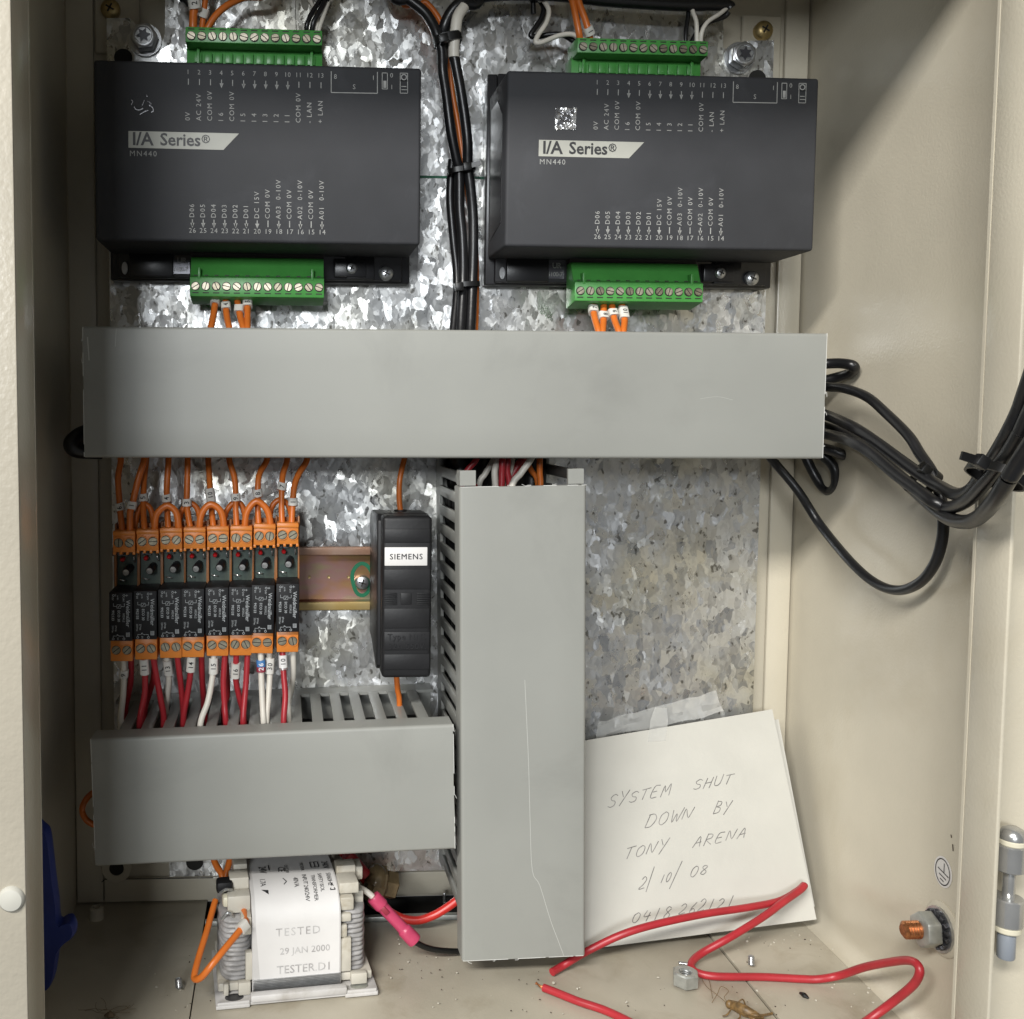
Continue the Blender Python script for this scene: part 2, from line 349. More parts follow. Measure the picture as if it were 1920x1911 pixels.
prism(bm, prof, lambda a, b, t: (a, t, b), -180, YB-0.3); obj('side_wall', bm, 'paint', cab, smooth=0.7)
bm = B(); box(bm, (XL-1.5, -180, ZT), (XR+1.5, YB+1.5, ZT+1.5)); obj('top_wall', bm, 'paint', cab)
bm = B(); box(bm, (XL, -180, ZF-1.5), (XG0-0.7, YB, ZF)); obj('floor', bm, 'paint_floor', cab)
bm = B(); box(bm, (XG1+0.9, -180, ZF-1.5), (XR-9.2, YB, ZF)); obj('floor', bm, 'paint_floor', cab)
bm = B(); box(bm, (XG0-0.2, -180, ZF-2.2), (XG1+0.2, -15, ZF-0.7), 0.4); obj('gland_plate', bm, 'paint_floor', cab)
bm = B(); box(bm, (XG0, -14.2, ZF-2), (XG1, -10.5, ZF+1.6), 0.5); obj('gland_plate_edge', bm, 'zinc_matt', cab)
bm = B()
box(bm, (XG0-4, -182, ZF-26), (XG1+4, YB, ZF-24)); box(bm, (XG0-4, YB, ZF-26), (XG1+4, YB+1, ZF-1.6)); box(bm, (XG0-5, -182, ZF-26), (XG0-4, YB, ZF-1.6)); box(bm, (XG1+4, -182, ZF-26), (XG1+5, YB, ZF-1.6))
obj('gland_well', bm, 'dark_gap', cab)
# front rain channel: inward lip, then a return towards the viewer
yl, yr = -180, -205
bm = B(); box(bm, (XL-1.5, yl-1.5, ZF), (LXL, yl, ZT)); box(bm, (LXL-1.6, yr, ZF), (LXL, yl-1.6, ZT), 0.5)
obj('front_lip', bm, 'paint', cab)
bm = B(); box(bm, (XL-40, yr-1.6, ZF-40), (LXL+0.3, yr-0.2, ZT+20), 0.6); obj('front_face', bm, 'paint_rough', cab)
bm = B(); box(bm, (LXR, yl-1.5, ZF), (XR+45, yl, ZT)); box(bm, (LXR, -200.5, ZF), (LXR+1.8, yl-1.6, ZT), 0.7)
obj('front_lip', bm, 'paint', cab)
bm = B(); box(bm, (LXL, yl-1.5, ZT-26), (LXR, yl, ZT)); box(bm, (LXL, yr, ZT-26), (LXR, yl-1.6, ZT-24.4), 0.5); obj('front_lip', bm, 'paint', cab)
bm = B(); box(bm, (XR+42, -240, ZF-20), (XR+44, yl-1.6, ZT)); obj('hinge_side_wall', bm, 'paint', cab)
# pressed pads and a keyhole in the back wall
for (x0, y0, x1, y1) in ((1388, 30, 1466, 150), (178, -20, 262, 100)):
    a, b = H(x0, y1, -13), H(x1, y0, -13); bm = B(); box(bm, (a.x, YB-2.6, a.z), (b.x, YB-0.1, b.z), 1.8, 3); obj('pressed_pad', bm, 'paint', cab)
for px in ((219, 1627),):
    c = H(px[0], px[1], -11.5); bm = B(); lathe(bm, [(8.5, 0), (8.2, 0.7), (4.2, 0.7), (4.0, -0.2)], c+Vector((0, -0.6, 0)), (0, -1, 0), 28); obj('keyhole_rim', bm, 'paint', cab)
    bm = B(); lathe(bm, [(4.1, 0), (4.1, 0.3)], c+Vector((0, -0.7, 0)), (0, -1, 0), 24); obj('keyhole', bm, 'dark_gap', cab)
a, b, c = H(176, 1665, -11.9), H(197, 1649, -11.9), H(400, 1646, -11.9)
bm = B(); ribbon(bm, [a, b, c], 0.5, (0, -1, 0)); obj('press_fold', bm, 'dark_gap', cab)
for (px, h, r) in (((207, 17), 9, 5.2), ((1432, 57), 9, 5.2)):
    c = H(px[0], px[1], -10); o = thing('panel_screw', ('brass pan head screw in back wall, top left corner by the bolt' if px[0] < 900 else 'brass pan head screw in back wall, top right corner above the galvanised tab'), 'screw', c, group='back wall screws')
    bm = B(); lathe(bm, [(r, -3), (r, 0.6), (r*0.75, 2.0), (r*0.4, 2.6)], c, (0, -1, 0), 20); obj('screw_head', bm, 'brass', o)
    bm = B()
    for R in (0.5, 0.5+PI/2): box(bm, (-2.4, -2.75, -0.45), (2.4, -2.5, 0.45), 0, 1, Matrix.Translation(c) @ Matrix.Rotation(R, 4, 'Y'))
    obj('cross_slot', bm, 'slot_dark', o)

# ------------------------------------------------------------------ galvanised mounting plate
PZb = H(360, 1643, 0).z; PZt = 250.0; x0, x1 = -93.5, 270.6
tL0, tL1 = H(198, 34, 0), H(250, 34, 0); nL = H(309, 60, 0).x; nLz = H(300, 82, 0).z
tR0, tR1 = H(1396, 76, 0), H(1452, 76, 0)
bm = B()
out = [(x0, PZb+34), (x0, tL0.z), (tL1.x-2, tL1.z), (tL1.x+2, tL1.z-4), (tL1.x+3, nLz+2), (tL1.x+7, nLz-2), (nL-3, nLz-2), (nL, nLz+4), (nL+1, PZt), (tR0.x-13, PZt), (tR0.x-12, tR0.z-4), (tR0.x-9, tR0.z-6), (tR0.x-2, tR0.z-4), (tR0.x, tR0.z-1), (tR0.x+3, tR0.z), (x1, tR1.z), (x1, PZb), (H(318, 1640, 0).x, PZb), (H(318, 1640, 0).x, PZb+34)]
prism(bm, out, lambda a, b, t: (a, t, b), 0.0, 2.0)
plate = obj('mounting_plate', bm, 'galvanised', None, label='spangled galvanised steel mounting plate behind all the equipment', cat='plate')
bm = B()
for seg in (((786, 331.5), (812, 332), (850, 332.5), (893, 333), (946, 337)),):
    ribbon(bm, [H(p[0], p[1], 0.25) for p in seg], 1.4, (0, -1, 0))
obj('marker_line', bm, 'marker_green', plate, label='green felt pen line across the plate')
for (px, py) in ((231, 108), (1420, 147), (365, 1617)):
    c = H(px, py, 0.2); bm = B(); prism(bm, hexring(4.6, 24), lambda a, b, t: (c.x+a*1.05, t, c.z+b), -0.25, -0.05); obj('slot_hole', bm, 'dark_gap', plate)
# bolts
for (px, py, tilt, lab) in ((272, 70, 0.15, 'hex head bolt with star recess at the top left corner of the plate'), (1391, 104, 0.5, 'hex head bolt with star recess at the top right corner of the plate')):
    c = H(px-1, py+2, 4); c.y = 0; o = thing('mounting_bolt', lab, 'bolt', c, group='bolts holding the mounting plate')
    bm = B(); lathe(bm, [(4.5, -0.05), (8.6, -0.05), (8.6, -1.7), (4.5, -1.7)], c, (0, 1, 0), 28); obj('washer', bm, 'zinc', o)
    bm = B(); prism(bm, hexring(7.2, 6, tilt), lambda a, b, t: (c.x+a, t, c.z+b), -1.8, -8.2, bev=0.7)
    lathe(bm, [(5.9, 8.0), (5.9, 8.9), (5.4, 9.2), (4.6, 9.2), (4.2, 8.6)], c, (0, -1, 0), 28); obj('bolt_head', bm, 'zinc', o)
    bm = B(); st = [((3.9 if i % 2 == 0 else 2.0)*math.cos(PI*i/6+tilt), (3.9 if i % 2 == 0 else 2.0)*math.sin(PI*i/6+tilt)) for i in range(12)]
    prism(bm, st, lambda a, b, t: (c.x+a, t, c.z+b), -9.45, -9.25); obj('star_recess', bm, 'dark_steel', o)

# ------------------------------------------------------------------ controller modules
def slotted_screw(r, mats=('screw_metal', 'slot_dark')):
    bm = B(); lathe(bm, [(r, 0.6), (r*1.02, 0.05), (r*1.0, 0.0)], (0, 0, 0), (0, -1, 0), 14, mi=1)
    for s in (-1, 1):
        pl = [(r*0.97*math.cos(a), s*(0.22+r*0.80*math.sin(a))) for a in [PI*i/7 for i in range(8)]]
        prism(bm, pl if s > 0 else pl[::-1], lambda a, b, t: (a, t, b), -0.62, -0.95)
    return mesh_of(bm, mats)
SCREW = slotted_screw(2.0); SCREW_D = slotted_screw(1.95, ('screw_dull', 'slot_dark')); SCREW_R = slotted_screw(2.15, ('screw_dull', 'slot_dark'))
PITCH = 5.28
def hz(px, py, h): p = H(px, py, h); return (h, p.z)
def terminal_plug(parent, xs, rows, sz, h, top):
    x0, x1 = xs[0]-2.9, xs[-1]+2.7
    bm = B()
    prism(bm, rows, lambda a, b, t: (t, -a, b), x0, x1, bev=0.35)
    body = obj('terminal_plug', bm, 'green_plastic', parent)
    bm = B()
    for i, x in enumerate(xs):                                   # test slots beside the screws and dark wire mouths
        zz = sz+(3.35 if top else -3.35)
        box(bm, (x-1.6, -h-0.12, zz-0.28), (x+1.6, -h+0.2, zz+0.28))
    obj('test_slot', bm, 'slot_dark', body)
    bm = B()
    for i, x in enumerate(xs): lathe(bm, [(2.35, 0), (2.35, 0.12)], (x, -h+0.02, sz), (0, -1, 0), 14)
    obj('screw_well', bm, 'slot_dark', body)
    base = TM[parent].translation
    for i, x in enumerate(xs):
        inst('screw', SCREW if random.random() < 0.62 else SCREW_D, body, Vector((x, -h+0.15, sz))-base, RY(random.uniform(0, PI)))
    return body
def build_module():
    X0, X1, Zt, Zb, hf = -90.9, 67.5, 168.9, 83.3, 55.0
    t = thing('controller_module', 'dark grey building controller module on the left, beside the black cable bundle', 'controller', Vector((X0, 0, 70)), group='two controller modules on the plate')
    bm = B()
    box(bm, (X0-0.6, -9, 70), (X1+0.6, -0.2, 182), 1.0); box(bm, (X0+4, -13, 71), (X1-4, -8.9, 181), 0.8)
    box(bm, (X0+1, -20, 84), (X0+20, -8.8, 168), 0.6); box(bm, (X1-20, -20, 84), (X1-1, -8.8, 168), 0.6)
    for (a, b_) in ((X0+10, X0+33), (X1-34, X1-19)): box(bm, (a, -15, 71.5), (b_, -8.8, 84), 0.6)
    base = obj('base', bm, 'base_plastic', t)
    bm = B(); box(bm, (X0, -hf, Zb), (X1, -12, Zt), 1.6, 3); cov = obj('cover', bm, 'case_plastic', t)
    for (xa, s) in ((X0, -1), (X1, 1)):                           # recessed grip panel in each side
        bm = B(); pl = [(18, 92), (46, 97), (46, 150), (34, 160), (18, 160)]
        prism(bm, pl, lambda a, b, q: (q, -a, b), xa+s*0.25, xa-s*0.5)
        obj('side_panel', bm, 'base_plastic', cov)
    # legend
    bm = B(); hh = hf+0.12
    P = lambda u, v: H(120+u/2.6667, v/2.6667, hh)                # positions read from an enlarged view of the front
    N = (0, -1, 0)
    top = ['0V', 'AC 24V', 'COM 0V', 'I 6', 'COM 0V', 'I 5', 'I 4', 'I 3', 'I 2', 'I 1', 'COM 0V', '- LAN', '+ LAN']
    for i, s in enumerate(top):
        f = i/12; x = 620+f*663; y = 362+f*18
        p = P(x, y+9); text(bm, str(i+1), p, XV, ZV, 3.1, 'CENTER', space=1.1)
        a, b = P(x+2, y+32), P(x+2, y+62)
        ribbon(bm, [a, b], 0.42, N)
        if i in (3, 5, 6, 7, 8, 9):
            v = [bm.verts.new(q) for q in (b+Vector((0, 0, -1.2)), b+Vector((0.95, 0, 1.1)), b+Vector((-0.95, 0, 1.1)))]; bm.faces.new(v)
        text(bm, s, P(x+10, 604+f*14), ZV, -XV, 3.35, 'LEFT', space=1.22)
    bot = ['D06', 'D05', 'D04', 'D03', 'D02', 'D01', 'DC 15V', 'COM 0V', 'A03  0-10V', 'COM 0V', 'A02  0-10V', 'COM 0V', 'A01  0-10V']
    for i, s in enumerate(bot):
        f = i/12; x = 642+f*648; y = 1155+f*9
        text(bm, str(26-i), P(x, y+9), XV, ZV, 3.3, 'CENTER', space=1.15)
        a, b = P(x, y-58+f*2), P(x, y-24)
        ribbon(bm, [a, b], 0.5, N)
        if i <= 6 or i in (8, 10, 12):
            v = [bm.verts.new(q) for q in (b+Vector((0, 0, -0.8)), b+Vector((1.0, 0, 1.6)), b+Vector((-1.0, 0, 1.6)))]; bm.faces.new(v)
        text(bm, s, P(x+9, y-66+f*2), ZV, -XV, 3.35, 'LEFT', space=1.22)
    def rect(u0, v0, u1, v1, w=0.35, op=False):
        q = [P(u0, v0), P(u0, v1), P(u1, v1+4*(u1-u0)/230), P(u1, v0+4*(u1-u0)/230)]
        for a, b in zip(q, q[1:] + ([] if op else q[:1])): ribbon(bm, [a, b], w, N)
    rect(1336, 356, 1567, 463, 0.42, True); text(bm, '8', P(1349, 394), XV, ZV, 3.1); text(bm, '1', P(1539, 400), XV, ZV, 3.1); text(bm, 'S', P(1443, 446), XV, ZV, 3.3)
    rect(1591, 365, 1617, 445); text(bm, '0', P(1630, 388), XV, ZV, 3.1); text(bm, '1', P(1631, 446), XV, ZV, 3.1)
    q = [bm.verts.new(P(*c)) for c in ((1597, 404), (1597, 440), (1612, 440), (1612, 404))]; bm.faces.new(q)
    rect(1681, 366, 1718, 404); rect(1681, 404, 1718, 466); text(bm, 'J1', P(1712, 454), ZV, -XV, 3.6, space=1.1)
    c = P(1699.5, 386); ribbon(bm, [c+Vector((1.25*math.cos(a), 0, 1.25*math.sin(a))) for a in [2*PI*i/14 for i in range(15)]], 0.5, N)
    text(bm, 'MN440', P(327, 780), XV, ZV, 3.7, space=1.25)
    obj('printed_legend', bm, 'print_grey', cov, kind='stuff')
    bm = B(); prism(bm, [(P(*c).x, P(*c).z) for c in ((322, 655), (875, 668), (797, 750), (322, 739))], lambda a, b, q: (a, -q, b), hf-0.1, hf+0.14); bd = obj('name_badge', bm, 'badge_grey', cov)
    bm = B(); text(bm, 'I/A', H(120+340/2.667, 724/2.667, hf+0.28), XV, ZV, 8.6, bold=0.022, space=0.98)
    text(bm, 'Series', H(120+480/2.667, 726/2.667, hf+0.28), XV, ZV, 8.2, bold=0.02, space=0.99)
    text(bm, '\u00ae', H(120+688/2.667, 716/2.667, hf+0.28), XV, ZV, 5.5, bold=0.01)
    obj('badge_lettering', bm, 'badge_ink', cov)
    # upper header and plug
    xs = [H(358.5, 69, 31).x+PITCH*i for i in range(13)]
    zt, zb = H(470, 54, 31).z, H(470, 82, 31).z
    bm = B(); box(bm, (xs[0]-3.2, -21, 166), (xs[-1]+3.2, -9, zb+1.5), 0.4)
    for i in range(13):
        if i != 12: box(bm, (xs[i]+0.7, -22.4, zb-7), (xs[i]+PITCH-0.7, -20.9, zb-2.0), 0.2)
    for i in (0, 11): box(bm, (xs[i]+2.1, -23.4, zb-9), (xs[i]+3.6, -20.8, zb+1), 0.2)
    obj('upper_header', bm, 'green_plastic', t)
    terminal_plug(t, xs, [(31, zb), (31, zt), (29, zt+0.8), (12, zt+1.5), (12, zb-0.2), (21, zb-0.2)], (zt+zb)/2-0.6, 31, True)
    # lower header and plug
    xs = [H(366.5, 537, 30).x+PITCH*i for i in range(13)]
    z1, z2 = H(480, 557, 30).z, H(480, 521, 30).z; z3 = H(480, 484, 21).z; z4 = H(480, 573, 12).z
    bm = B(); box(bm, (xs[0]-3.2, -26, z3+2.6), (xs[-1]+3.2, -12.9, 90), 0.4); obj('lower_header', bm, 'green_plastic', t)
    bm = B(); box(bm, (xs[0]-3.0, -19, z3+0.1), (xs[-1]+3.0, -12.9, z3+2.6)); obj('header_gap', bm, 'slot_dark', t)
    pl = terminal_plug(t, xs, [(30, z1), (30, z2), (26.5, z2+1.2), (21.5, z3), (13, z3), (13, z4), (15, z4)], (z1+z2)/2+0.3, 30, False)
    bm = B()
    for i in (0, 11): box(bm, (xs[i]+1.2, -30.2, z2-1), (xs[i]+2.6, -25.2, z2+5), 0.25)
    obj('coding_rib', bm, 'green_plastic', pl)
    bm = B()
    for x in xs: box(bm, (x-1.0, -26.9, z2+0.2), (x+1.0, -26.2, z2+1.6))
    obj('coding_notch', bm, 'slot_dark', pl)
    # rating label, feet screws
    a, b = H(291, 513, 13.2), H(356, 488, 13.2)
    bm = B(); box(bm, (a.x, -13.5, a.z), (b.x, -12.9, b.z)); lb = obj('rating_label', bm, 'dark_steel', t)
    bm = B(); text(bm, '3/00155100-7', (a.x+1.0, -13.7, a.z+1.2), XV, ZV, 3.4, space=0.86)
    text(bm, 'UR', (a.x+11.5, -13.7, a.z+5.6), XV, ZV, 4.0, bold=0.02, space=0.9)
    cc = Vector((a.x+6.3, -13.7, a.z+6.7)); ribbon(bm, [cc+Vector((1.5*math.cos(q), 0, 1.5*math.sin(q))) for q in [2*PI*i/14 for i in range(15)]], 0.3, N); text(bm, 'G', cc+Vector((-0.8, 0, -0.8)), XV, ZV, 2.2)
    obj('label_lettering', bm, 'print_grey', lb)
    for (px, py, h, r) in ((234, 503, 13.6, 0), (659, 503, 16, 3.0), (724, 513, 14, 3.8)):
        c = H(px, py, h); bm = B()
        if r == 0: lathe(bm, [(2.0, 0), (1.9, 0.6)], c, (0, -1, 0), 14); bmesh.ops.scale(bm, vec=(0.8, 1, 1.7), verts=bm.verts, space=Matrix.Translation(-c)); obj('mounting_slot', bm, 'zinc', t); continue
        lathe(bm, [(r, -2), (r, 0.5), (r*0.75, 1.5), (r*0.3, 1.9)], c, (0, -1, 0), 18); sc = obj('fixing_screw', bm, 'zinc', t)
        bm = B()
        for R in (0.4, 0.4+PI/2): box(bm, (-r*0.5, -2.15, -0.32), (r*0.5, -1.85, 0.32), 0, 1, Matrix.Translation(c) @ Matrix.Rotation(R, 4, 'Y'))
        obj('cross_slot', bm, 'slot_dark', sc)
    a = H(669, 520, 15); bm = B(); box(bm, (a.x-12, -16, a.z), (a.x+5, -12.5, a.z+9.5), 0.6); obj('clip_block', bm, 'base_plastic', t)
    return t
mod1 = build_module()
mod2 = copy_tree(mod1); mod2.location.x += 0.2008; TM[mod2] = Matrix.Translation(TM[mod1].translation+Vector((200.8, 0, 0)))
mod2['label'] = 'dark grey building controller module on the right, with a silver square sticker'
# torn sticker residue on the left one, silver square on the right one
bm = B()
for pts in ([(246, 187), (249, 191), (246, 197)], [(251, 200), (256, 206), (263, 206), (268, 203)], [(266, 199), (271, 188)], [(275, 178), (276, 182)], [(276, 190), (282, 193), (283, 197)], [(279, 197), (286, 202), (287, 208), (283, 211)], [(262, 215), (270, 210), (278, 207)]):
    ribbon(bm, [H(v.x, v.y, 55.2) for v in smoothpath([(a, b, 0) for a, b in pts], 4)], random.uniform(0.2, 0.5), (0, -1, 0))
obj('sticker_residue', bm, 'gloss_residue', mod1)
bm = B()
a, b = H(1040, 243, 55.1), H(1081, 203, 55.1); n = 9
g = [[bm.verts.new((a.x+(b.x-a.x)*i/n+(random.uniform(-.3, .3) if i in (0, n) else 0), -55.25-random.uniform(0, .25), a.z+(b.z-a.z)*j/n+(random.uniform(-.3, .3) if j in (0, n) else 0))) for i in range(n+1)] for j in range(n+1)]
for j in range(n):
    for i in range(n): bm.faces.new((g[j][i], g[j][i+1], g[j+1][i+1], g[j+1][i]))
obj('silver_sticker', bm, 'foil', mod2, smooth=0.05)

# ------------------------------------------------------------------ slotted wire ducts
def fin_mesh(w, hook):
    # one fin of a duct wall: stands along -Y from the base rail, head slightly wider
    bm = B(); pl = [(-w/2, 13), (w/2, 13), (w/2, 66), (w/2+0.9, 68), (w/2+0.9, 76), (-w/2-0.9, 76), (-w/2-0.9, 68), (-w/2, 66)]
    prism(bm, pl, lambda a, b, t: (a, -b, t), -0.8, 0.8, bev=0.22)
    if hook: prism(bm, [(0.9, 70), (0.9, 77.8), (-6.8, 77.8), (-6.8, 75.6), (-0.7, 74.4), (-0.7, 70)], lambda a, b, t: (t, -b, a), -w/2-0.9, w/2+0.9)
    return mesh_of(bm, 'pvc_grey')
FIN = fin_mesh(5.5, False); FINH = fin_mesh(5.5, True)
def duct(name, label, loc, R, length, width, pitch, first, nfin, base0, base1, cov0, cov1, seed, sides=(1, -1), hooks=()):
    # local frame: x along the duct, z across it, -y towards the viewer
    rnd = random.Random(seed)
    t = thing(name, label, 'wire duct', loc, R, 'grey slotted wire ducts')
    bm = B(); w = width/2-1.6
    box(bm, (base0, -2, -w), (base1, -0.3, w)); 
    for s in sides: box(bm, (base0, -13.2, s*w-0.8), (base1, -0.3, s*w+0.8))
    obj('base', bm, 'pvc_grey', t, local=True)
    for s in sides:
        for i in range(nfin):
            x = first+pitch*i
            if base0-1 < x-3 and x+3 < base1+1: inst('fin', FINH if i in hooks else FIN, t, (x, 0, s*w), None if s > 0 else Matrix.Diagonal((1, 1, -1)))
    # cover: shallow U with rounded edges and ragged saw-cut ends
    bm = B(); hw = width/2; r = 1.6; ns = 46
    prof = [(-hw, 66.5), (-hw, 80-r)] + [(-hw+r-r*math.cos(a), 80-r+r*math.sin(a)) for a in (0.4, 0.8, 1.2)] + [(-hw+r, 80)] + [(-hw*0.5, 80), (0, 80), (hw*0.5, 80)] + [(hw-r, 80)] + [(hw-r+r*math.sin(a), 80-r+r*math.cos(a)) for a in (0.4, 0.8, 1.2)] + [(hw, 80-r), (hw, 66.5)]
    inn = [(b[0]*(1-1.3/hw), b[1]-(1.2 if b[1] > 78 else 0)) for b in prof]
    full = prof + inn[::-1]
    def end(x, sgn): return [bm.verts.new((x+rnd.uniform(-0.25, 0.25), -h, z)) for z, h in full]
    e0, e1 = end(cov0, -1), end(cov1, 1); m0 = [bm.verts.new((cov0+2, -h, z)) for z, h in full]; m1 = [bm.verts.new((cov1-2, -h, z)) for z, h in full]; n = len(full)
    for A, Z in ((e0, m0), (m0, m1), (m1, e1)):
        for i in range(n): bm.faces.new((A[i], A[(i+1) % n], Z[(i+1) % n], Z[i]))
    k = len(prof)
    for E_ in (e0, e1):
        for i in range(k-1): bm.faces.new((E_[i], E_[i+1], E_[n-2-i], E_[n-1-i]))
    cov = obj('cover', bm, 'pvc_grey', t, local=True, smooth=0.5)
    bm = B()                                                      # pale burrs left by the saw
    for x, s in ((cov0, -1), (cov1, 1)):
        z = -hw+0.5
        while z < hw-0.5:
            d = rnd.uniform(1.0, 7.0); o = rnd.uniform(0.15, 0.55)
            if rnd.random() < 0.72: box(bm, (x-0.2 if s < 0 else x-0.05, -80.05-rnd.uniform(0, .1), z), (x+0.05 if s < 0 else x+0.2, -79.2, min(z+d, hw)), 0)
            if rnd.random() < 0.12: tube(bm, [(x, -80, z), (x+s*rnd.uniform(.3, .8), -80.3, z+rnd.uniform(-1, 1)), (x+s*rnd.uniform(.3, 1.3), -80.4, z+rnd.uniform(-2, 2))], 0.11, 5, 3)
            z += d
    obj('saw_burr', bm, 'pvc_edge', cov, local=True, kind='stuff')
    return t, cov
# long horizontal duct
dl, dlc = duct('wire_duct', 'long grey horizontal wire duct across the middle of the cabinet', Vector((-92.7, 0, 9.4)), None, 356, 61, 10.45, 4, 34, 2, 354, 0, 356, 1)
# vertical duct: local x runs downwards
ang = math.atan2(4.2, 235.0)
Rv = RY(PI/2-ang)
dv, dvc = duct('wire_duct', 'grey vertical wire duct with a cracked cover, standing below the long duct', Vector((115.2, 0, -34.5)), Rv, 235, 62, 10.35, -4.2, 22, -13, 219, 0, 235, 2, hooks=(0,))
# lower left duct, slightly tilted
Rl = RY(-math.atan2(4.6, 174.2))
dw, dwc = duct('wire_duct', 'short grey wire duct at lower left, full of red and white wires', Vector((-90.6, 0, -186.6)), Rl, 174, 62.6, 10.58, 3.0, 17, 1, 174, 0, 174, 3)
# unseen black cable mass added inside the ducts so the slots look dark
def fill(t, label, x0, x1, zlo, zhi, h0, h1, seed):
    rnd = random.Random(seed); bm = B(); r = 5.2; z = zlo+r
    while z <= zhi-r+0.1:
        h = h0+r
        while h <= h1-r+0.1:
            n = max(3, int((x1-x0)/30)); P = [Vector((x0+(x1-x0)*k/n, -h+rnd.uniform(-1.2, 1.2), z+rnd.uniform(-1.2, 1.2))) for k in range(n+1)]
            tube(bm, [TM[t] @ p for p in P], r*1.08, 8, 3); h += 2*r-0.6
        z += 2*r-0.6
    obj('added_cable_fill', bm, 'tie_black', None, smooth=1.2, label=label, cat='cables', kind='stuff')
fill(dl, 'black cable mass added inside the long horizontal duct to darken its slots', 10, 340, -24, 24, 2, 56, 11)
fill(dv, 'black cable mass added at the mouth of the vertical duct as a dark backdrop', -12, 8, -25, 25, 2, 24, 12)
fill(dv, 'black cable mass added inside the vertical duct below its mouth, to darken its slots', 8, 205, -27, 27, 2, 58, 14)
fill(dw, 'black cable mass added inside the lower left duct to darken its slots', 4, 170, -26, 20, 2, 62, 13)
# crack line and scuffs on the vertical cover
bm = B(); ribbon(bm, [H(v.x, v.y, 80.12) for v in smoothpath([(984, 1275, 0), (987, 1340, 0), (991, 1430, 0), (994, 1540, 0), (998, 1632, 0), (1012, 1660, 0), (1032, 1725, 0), (1047, 1765, 0), (1057, 1792, 0)], 4)], 0.22, (0, -1, 0)); obj('crack', bm, 'pvc_scratch', dvc)
for i, (pts, w) in enumerate((([(164, 632), (166, 660), (167, 676)], 0.5), ([(218, 616), (216, 650)], 0.22), ([(1313, 748), (1345, 744), (1374, 750)], 0.12))):
    bm = B(); ribbon(bm, [H(v.x, v.y, 80.1) for v in smoothpath([(a, b, 0) for a, b in pts], 4)], w, (0, -1, 0)); obj('scratch', bm, 'pvc_scratch', dlc)

# ------------------------------------------------------------------ DIN rail with its screw
zt_, zb_ = H(620, 1025, 7.5).z, H(620, 1145, 7.5).z
rail = thing('mounting_rail', 'gold and pink passivated steel rail behind relays and fuse holder', 'rail', Vector((0, 0, zb_)))
xa, xb = H(212, 1090, 4).x, 76.0
pr = [(6.2, zb_+4.2), (1.4, zb_+5.2), (1.4, zt_-5.2), (6.2, zt_-4.2), (5.2, zt_-3.4), (0.3, zt_-4.5), (0.3, zb_+4.5), (5.2, zb_+3.4)]
bm = B(); prism(bm, pr, lambda a, b, t: (t, -a, b), xa, xb, bev=0.25); obj('rail_channel', bm, 'yellow_zinc', rail)
bm = B(); box(bm, (xa, -7.6, zt_-4.9), (xb, -6.0, zt_), 0.75, 3); obj('rail_lip', bm, 'rail_copper', rail, label='upper lip of the rail with a copper sheen')
bm = B(); box(bm, (xa, -7.6, zb_), (xb, -6.0, zb_+4.9), 0.75, 3); obj('rail_lip', bm, 'rail_gold', rail, label='lower lip of the rail with a gold sheen')
for px in (580, 616, 653):
    c = H(px, 1082, 1.4); bm = B(); lathe(bm, [(0.9, 0.02), (0.8, 0.12), (0.35, 0.05)], c, (0, -1, 0), 10); obj('punch_mark', bm, 'brass', rail)
c = H(679, 1092, 2.5); ctr = Vector((c.x, -1.65, c.z))
bm = B(); ribbon(bm, [ctr+Vector((5.4*math.cos(a)*(1+0.08*math.sin(3*a)), 0, 9.0*math.sin(a)+1.5)) for a in [2*PI*i/26 for i in range(27)]], 2.1, (0, -1, 0)); obj('pen_ring', bm, 'marker_green', rail, label='green felt pen ring drawn round the screw')
o = thing('rail_screw', 'pan head cross screw in the rail, ringed with green pen', 'screw', c)
bm = B(); lathe(bm, [(4.2, -2), (4.2, 0.7), (3.4, 2.3), (1.6, 3.1)], c, (0, -1, 0), 22); obj('screw_head', bm, 'zinc', o)
bm = B()
for R in (0.3, 0.3+PI/2): box(bm, (-2.0, -3.3, -0.4), (2.0, -2.9, 0.4), 0, 1, Matrix.Translation(c) @ Matrix.Rotation(R, 4, 'Y'))
obj('cross_slot', bm, 'slot_dark', o)

